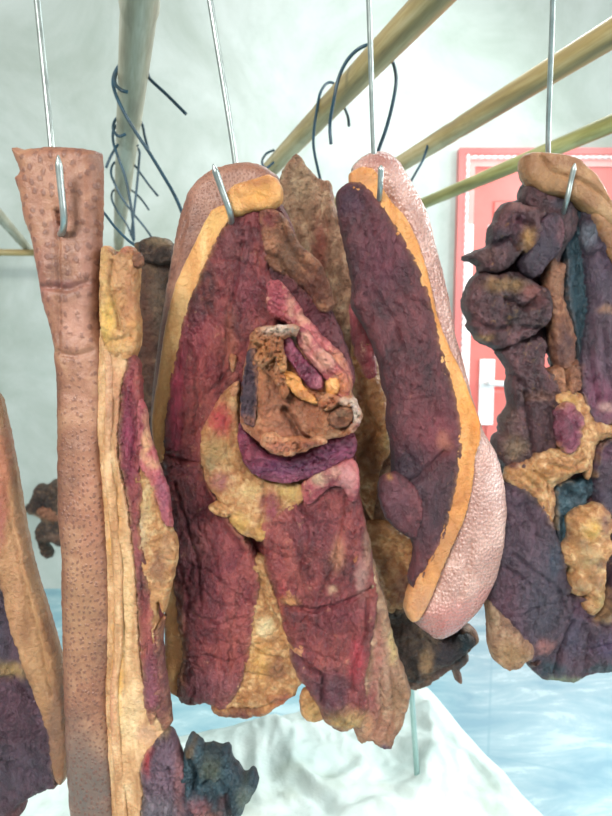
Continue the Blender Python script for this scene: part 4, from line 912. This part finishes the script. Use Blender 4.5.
slab('lean_meat', [(594, 444), (606, 436), (630, 434), (660, 440), (660, 540), (620, 530), (606, 512), (594, 500), (590, 480), (590, 460)], .612, LEANV, c, t=14, tb=12, R=12, wr=1.4, step=2.2, spots=[(602, 500, 12, 14, '#3a3c50', .6), (600, 448, 12, 10, '#5c2c44', .7)])
slab('blue_cleft', [(552, 484), (562, 478), (574, 480), (586, 476), (588, 492), (580, 505), (570, 516), (566, 535), (562, 556), (556, 540), (551, 520), (552, 500)], .614, TEAL, c, t=10, tb=10, R=8, wr=2.2, step=1.8)
slab('lean_meat', [(498, 478), (510, 480), (524, 490), (536, 502), (545, 520), (554, 536), (560, 560), (566, 590), (566, 612), (558, 632), (546, 646), (534, 654), (520, 652), (508, 630), (492, 612), (484, 600), (484, 540), (488, 500)],
     .606, LEANV, c, t=18, tb=14, R=15, wr=1.2, wrs=11, big=3, step=1.9,
     spots=[(510, 520, 26, 34, '#4a2e3e', .55), (500, 590, 16, 26, '#5a3040', .55), (535, 590, 22, 50, '#3e3c4a', .6), (540, 640, 14, 8, '#9a6058', .6), (548, 550, 8, 20, '#3a4858', .6)],
     creases=[([(508, 548), (530, 566), (550, 580), (562, 606)], 1.8, 2.2), ([(514, 610), (534, 600), (556, 596)], 1.6, 1.6), ([(520, 500), (530, 530)], 1.5, 1.4), ([(500, 560), (520, 575)], 1.5, 1.5)], bumps=[(520, 560, 24, 50, 4)])
slab('fat_lumps', [(570, 518), (582, 508), (596, 504), (606, 512), (610, 524), (606, 536), (612, 544), (603, 560), (602, 580), (600, 600), (592, 612), (584, 606), (586, 594), (572, 590), (568, 578), (570, 566), (562, 560), (562, 548), (570, 538)],
     .598, MEMB, c, t=15, tb=10, R=10, wr=3, wrs=13, kind='crumple', rag=.5, step=1.7, label='golden knobbly fat lumps at the right',
     spots=[(586, 526, 9, 9, '#d8b060', .8), (580, 540, 6, 5, '#5a4436', .7), (583, 552, 12, 12, '#b29468', .8), (595, 560, 5, 5, '#3c3030', .7), (576, 580, 8, 7, '#a88860', .8), (590, 576, 7, 9, '#a4805e', .7), (596, 598, 6, 12, '#b09a64', .8), (600, 520, 7, 12, '#7c5a54', .7)],
     bumps=[(586, 526, 8, 8, 4), (583, 553, 10, 9, 5), (576, 579, 7, 6, 5), (591, 580, 5, 7, 4), (566, 553, 4, 7, 4)])
slab('lean_meat', [(562, 590), (578, 592), (586, 606), (590, 614), (602, 604), (608, 580), (620, 560), (660, 560), (660, 664), (640, 664), (612, 667), (594, 668), (581, 672), (570, 678), (552, 676), (543, 675), (536, 672), (525, 660), (538, 646), (552, 634), (560, 614)],
     .614, LEANV, c, t=16, tb=12, R=13, wr=1.6, wrs=10, big=4, step=1.9, rag=.7,
     spots=[(578, 604, 14, 10, '#6a4458', .7), (548, 664, 16, 9, '#243c46', .75), (560, 674, 24, 4, '#7a8468', .8), (568, 630, 10, 24, '#48445a', .6), (600, 610, 8, 8, '#b08c5c', .5), (605, 640, 20, 12, '#4a3c5c', .6), (600, 662, 24, 5, '#2e4c50', .6)],
     creases=[([(566, 616), (556, 640), (550, 668)], 2.2, 4.5), ([(584, 630), (580, 660)], 2, 3), ([(586, 644), (604, 638), (640, 624)], 2, 3.5), ([(584, 612), (600, 622), (640, 618)], 1.8, 3)])
slab('tan_lobe', [(486, 600), (494, 608), (506, 618), (518, 632), (528, 642), (529, 652), (520, 662), (506, 666), (494, 658), (488, 642), (487, 620)], .596, TAN, c, t=14, tb=12, R=12, wr=2, wrs=8, kind='crust', step=1.7, spots=[(506, 648, 16, 14, '#a8845c', .8), (490, 610, 6, 10, '#7c6a4c', .6)])

# ---- piece 2: dotted rind strip
c = empty('cured_meat', at(60, 150, .455), 'long straight strip of cured pork belly with brown dotted rind, left of the middle piece', 'meat', 'cured pork pieces')
slab('meat_core', [(100, 262), (136, 262), (138, 330), (136, 380), (142, 430), (154, 480), (160, 520), (170, 560), (164, 600), (163, 640), (165, 690), (170, 740), (182, 800), (190, 860), (80, 860), (80, 600), (80, 400)], .478, LEAN, c, t=5, tb=9, R=12, step=4)
slab('rind', [(14, 149), (30, 150), (51, 148), (77, 149), (101, 153), (104, 166), (104, 206), (103, 240), (103, 280), (103, 322), (109, 348), (111, 362), (110, 407), (108, 455), (112, 490), (114, 520), (117, 550), (119, 587), (119, 649), (115, 690), (117, 735), (121, 776), (123, 816), (124, 870), (74, 870), (72, 816), (68, 760), (66, 700), (64, 620), (63, 550), (60, 510), (59, 441), (58, 373), (53, 332), (44, 300), (39, 270), (33, 240), (27, 223), (25, 212), (21, 192), (17, 180), (22, 173), (18, 162)],
     .470, RIND2, c, t=15, tb=8, R=15, rag=.45, kind='rind', wr=.5, big=2.0, an=(1, 2), step=2.0,
     spots=[(95, 780, 40, 50, '#55504c', .75), (80, 740, 20, 40, '#6a5a50', .5), (60, 195, 50, 50, '#98644e', .5), (66, 600, 14, 150, '#6a4434', .65), (100, 520, 14, 90, '#9c6850', .5), (94, 270, 10, 40, '#a47464', .5), (90, 600, 20, 60, '#94704f', .5), (70, 288, 30, 5, '#764642', .7), (64, 230, 6, 8, '#6a3a38', .6), (45, 300, 14, 60, '#8a5a50', .5), (82, 320, 14, 24, '#bc8a78', .5), (60, 440, 9, 90, '#624030', .6), (90, 400, 14, 60, '#b08068', .3)],  # long dark left-side spots paint in the shade of the strip's curve
     creases=[([(65, 222), (66, 250), (66, 290)], 1.6, 2), ([(50, 288), (75, 291), (93, 284)], 3, 2.2), ([(66, 300), (66, 350)], 2, 1.4), ([(62, 352), (85, 356), (98, 350)], 2.5, 1.6), ([(64, 215), (65, 226)], 2, 4)],
     bumps=[(85, 600, 20, 150, 3)])
slab('skin_edge', [(104, 350), (109, 352), (112, 370), (112, 410), (111, 455), (115, 490), (118, 530), (121, 560), (122, 600), (121, 650), (117, 690), (119, 735), (123, 780), (126, 820), (127, 870), (119, 870), (117, 816), (115, 776), (112, 735), (111, 690), (115, 650), (115, 600), (113, 560), (110, 520), (107, 490), (104, 455), (106, 410), (106, 380)],
     .4545, FATC, c, t=2.0, tb=6, R=4, rag=.2, kind='fat', wr=.4, step=1.6, label='pale cut edge of the skin', spots=[(110, 700, 6, 60, '#c88a70', .4), (110, 400, 5, 60, '#c09078', .5)])
slab('fat_layer', [(103, 330), (110, 348), (124, 352), (132, 358), (126, 382), (122, 418), (123, 462), (131, 503), (137, 550), (140, 585), (141, 622), (146, 673), (160, 690), (166, 712), (168, 728), (158, 736), (148, 748), (143, 762), (146, 780), (142, 816), (142, 870), (116, 870), (114, 800), (108, 700), (110, 600), (106, 500), (100, 420)],
     .466, FATC, c, t=11, tb=8, R=11, rag=.35, kind='fat', wr=.9, wrs=9, an=(1, 2.5), step=1.8,
     spots=[(122, 670, 5, 60, '#dba048', .8), (118, 520, 6, 40, '#dfa255', .7), (130, 710, 12, 30, '#e8d0a0', .5), (120, 400, 7, 40, '#c08a6c', .6), (150, 725, 12, 9, '#c8a088', .5), (130, 600, 7, 60, '#e6c896', .5)],
     creases=[([(122, 560), (128, 620), (128, 690)], 1.4, 1.6), ([(120, 400), (118, 450), (124, 500)], 1.4, 1.2), ([(121, 540), (119, 640)], 1.2, 1.2)])
slab('fat_lobe', [(104, 252), (109, 247), (114, 250), (118, 256), (124, 250), (130, 247), (136, 250), (140, 262), (140, 285), (138, 304), (141, 320), (141, 345), (133, 358), (120, 356), (108, 348), (103, 325), (102, 290)],
     .463, MEMB, c, t=12, tb=8, R=9, rag=.5, kind='crumple', wr=1.8, wrs=11, an=(1, 1.7), step=1.7,
     spots=[(112, 320, 8, 24, '#e4ba66', .9), (122, 345, 12, 9, '#e0b070', .6), (126, 270, 10, 20, '#c09068', .75), (134, 300, 6, 40, '#b87c58', .7), (108, 280, 5, 30, '#d8b074', .7), (128, 250, 12, 5, '#a05a48', .8), (136, 330, 5, 16, '#d89c60', .6)],
     creases=[([(116, 262), (113, 285), (118, 305), (124, 330)], 1.6, 2.5), ([(106, 345), (120, 340), (134, 336)], 1.5, 1.6)])
slab('membrane_knob', [(133, 258), (137, 252), (142, 256), (143, 264), (139, 268), (134, 266)], .455, CRUST, c, t=4, tb=4, R=4, wr=.6, step=1.4)
slab('lean_meat', [(132, 358), (139, 360), (141, 376), (143, 396), (141, 420), (144, 445), (141, 470), (143, 490), (140, 520), (143, 545), (148, 570), (152, 600), (156, 640), (158, 680), (160, 700), (152, 722), (147, 700), (145, 673), (141, 625), (139, 580), (136, 550), (131, 505), (124, 465), (121, 440), (122, 418), (125, 385)],
     .457, LEAN, c, t=8, tb=8, R=8, rag=.7, wr=1.0, wrs=7, an=(1, 1.8), step=1.7,
     spots=[(131, 430, 8, 60, '#8e3050', .7), (136, 560, 6, 50, '#9c5058', .6), (152, 680, 8, 30, '#95566a', .6), (155, 715, 5, 10, '#c08a60', .7)],
     creases=[([(135, 370), (132, 400), (136, 440), (132, 470)], 1.4, 1.6)])
slab('membrane', [(140, 465), (146, 468), (153, 480), (160, 500), (168, 520), (177, 541), (177, 560), (170, 590), (165, 612), (159, 600), (156, 640), (152, 600), (147, 570), (142, 545), (139, 510)],
     .459, MEMB, c, t=9, tb=8, R=8, rag=.6, kind='crumple', wr=1.8, wrs=10, an=(1, 1.8), step=1.7,
     spots=[(160, 565, 8, 18, '#7a5040', .7), (150, 500, 6, 20, '#c8b080', .6), (145, 530, 5, 20, '#c4b08c', .7), (168, 545, 7, 16, '#b08460', .7), (160, 600, 5, 20, '#cc9a68', .6)])
slab('muscle', [(141, 400), (146, 408), (149, 430), (155, 452), (161, 470), (168, 488), (171, 508), (172, 526), (165, 518), (158, 496), (150, 478), (143, 466), (140, 440), (139, 420)],
     .453, PINK, c, t=7, tb=6, R=6, rag=.6, wr=1.2, wrs=7, an=(1, 1.8), step=1.6,
     spots=[(164, 495, 8, 24, '#8a4458', .85), (148, 440, 4, 24, '#d8a878', .7), (155, 462, 6, 6, '#d0a078', .7), (150, 476, 8, 5, '#a04c50', .7)],
     creases=[([(144, 410), (148, 440), (156, 466)], 1.2, 1.4)])
slab('lean_meat', [(166, 614), (162, 640), (166, 672), (170, 700), (172, 720), (166, 724), (158, 700), (155, 660), (157, 630)], .462, CRUST, c, t=7, tb=6, R=6, wr=1.4, kind='crust', step=1.8, spots=[(164, 680, 8, 50, '#7c4450', .6)])
slab('lean_meat', [(147, 750), (157, 738), (166, 730), (174, 733), (180, 746), (185, 760), (190, 790), (198, 820), (204, 870), (138, 870), (142, 820), (146, 785), (143, 765)],
     .460, LEANV, c, t=12, tb=8, R=12, rag=.5, wr=1.5, wrs=8, step=1.7, kind='lean',
     spots=[(165, 770, 22, 40, '#7c6070', .6), (150, 752, 5, 14, '#a02c34', .85), (160, 805, 22, 20, '#757078', .6), (182, 770, 6, 40, '#8e5a58', .6)],
     creases=[([(150, 780), (162, 800), (158, 825)], 1.5, 2), ([(165, 780), (175, 800), (170, 830)], 1.5, 2), ([(155, 765), (172, 760)], 1.3, 1.3)])
slab('dried_flap', [(187, 745), (190, 735), (197, 739), (205, 746), (213, 745), (221, 748), (229, 747), (234, 762), (240, 768), (246, 775), (254, 771), (258, 778), (254, 788), (248, 796), (242, 808), (234, 808), (230, 812), (226, 822), (215, 850), (180, 850), (184, 800), (182, 770)],
     .466, TEAL, c, t=13, tb=9, R=9, rag=.9, wr=2.8, wrs=9, kind='crust', step=1.6, big=5, label='blue-black crusted flap at the foot of the strip',
     spots=[(193, 743, 6, 8, '#5e4a30', .8), (212, 760, 12, 12, '#525540', .7), (246, 788, 9, 14, '#6a7468', .7), (205, 805, 22, 10, '#8a5e56', .8), (198, 795, 14, 10, '#86525a', .7), (224, 790, 5, 8, '#4a2c30', .8), (216, 815, 10, 8, '#d0a48c', .8)],
     creases=[([(193, 750), (198, 765), (196, 780)], 2.5, 6), ([(205, 775), (222, 772), (232, 780)], 2.2, 4), ([(228, 785), (232, 806)], 2, 4)])

# ---- piece 1: left edge
c = empty('cured_meat', at(-20, 380, .49), 'cured pork piece at the far left edge, violet lean with a curved fat edge', 'meat', 'cured pork pieces')
slab('lean_meat', [(-80, 380), (-30, 380), (-4, 420), (4, 470), (8, 520), (18, 570), (30, 620), (46, 670), (56, 720), (62, 775), (52, 782), (36, 790), (22, 800), (24, 809), (17, 814), (0, 812), (-40, 820), (-90, 800), (-100, 600)],
     .505, LEANV, c, t=15, tb=14, R=16, wr=1.3, wrs=11, big=3, step=2.4,
     spots=[(10, 662, 30, 8, '#a88850', .85), (20, 700, 30, 30, '#5a3040', .5), (30, 760, 34, 24, '#4c3e4e', .5), (5, 620, 12, 40, '#3e3444', .6), (22, 805, 8, 8, '#5a2c30', .8), (0, 560, 10, 30, '#5a3c50', .5)],
     creases=[([(0, 672), (20, 668), (36, 690)], 2, 3), ([(-10, 720), (20, 730), (50, 722)], 1.6, 1.6), ([(10, 750), (40, 764)], 1.5, 1.5)])
slab('fat_layer', [(-8, 392), (0, 401), (7, 431), (14, 466), (18, 492), (25, 532), (35, 577), (48, 618), (57, 649), (64, 678), (68, 720), (70, 745), (68, 772), (62, 781), (56, 760), (52, 730), (40, 695), (28, 662), (16, 628), (8, 596), (2, 560), (-2, 520), (-10, 460), (-20, 410)],
     .495, TALLOW, c, t=10, tb=12, R=10, kind='fat', wr=.8, wrs=10, an=(1, 3), step=1.8, rag=.35,
     spots=[(22, 560, 8, 80, '#bd8e68', .6), (8, 480, 6, 60, '#a8624e', .7), (60, 720, 10, 50, '#7c5c48', .8), (40, 650, 8, 40, '#b0875e', .6), (5, 520, 5, 30, '#98554e', .6)],
     creases=[([(10, 480), (18, 530), (30, 580), (46, 640), (56, 690)], 1.4, 1.6)])
slab('rind', [(-4, 388), (4, 405), (11, 436), (18, 470), (22, 500), (29, 540), (40, 580), (52, 618), (61, 650), (68, 680), (71, 730), (70, 772), (62, 776), (60, 740), (54, 680), (40, 630), (26, 575), (12, 500), (0, 430), (-14, 396)], .512, RINDM, c, t=8, tb=8, R=7, kind='rind', wr=.5, rag=.3, step=2)

build_all()
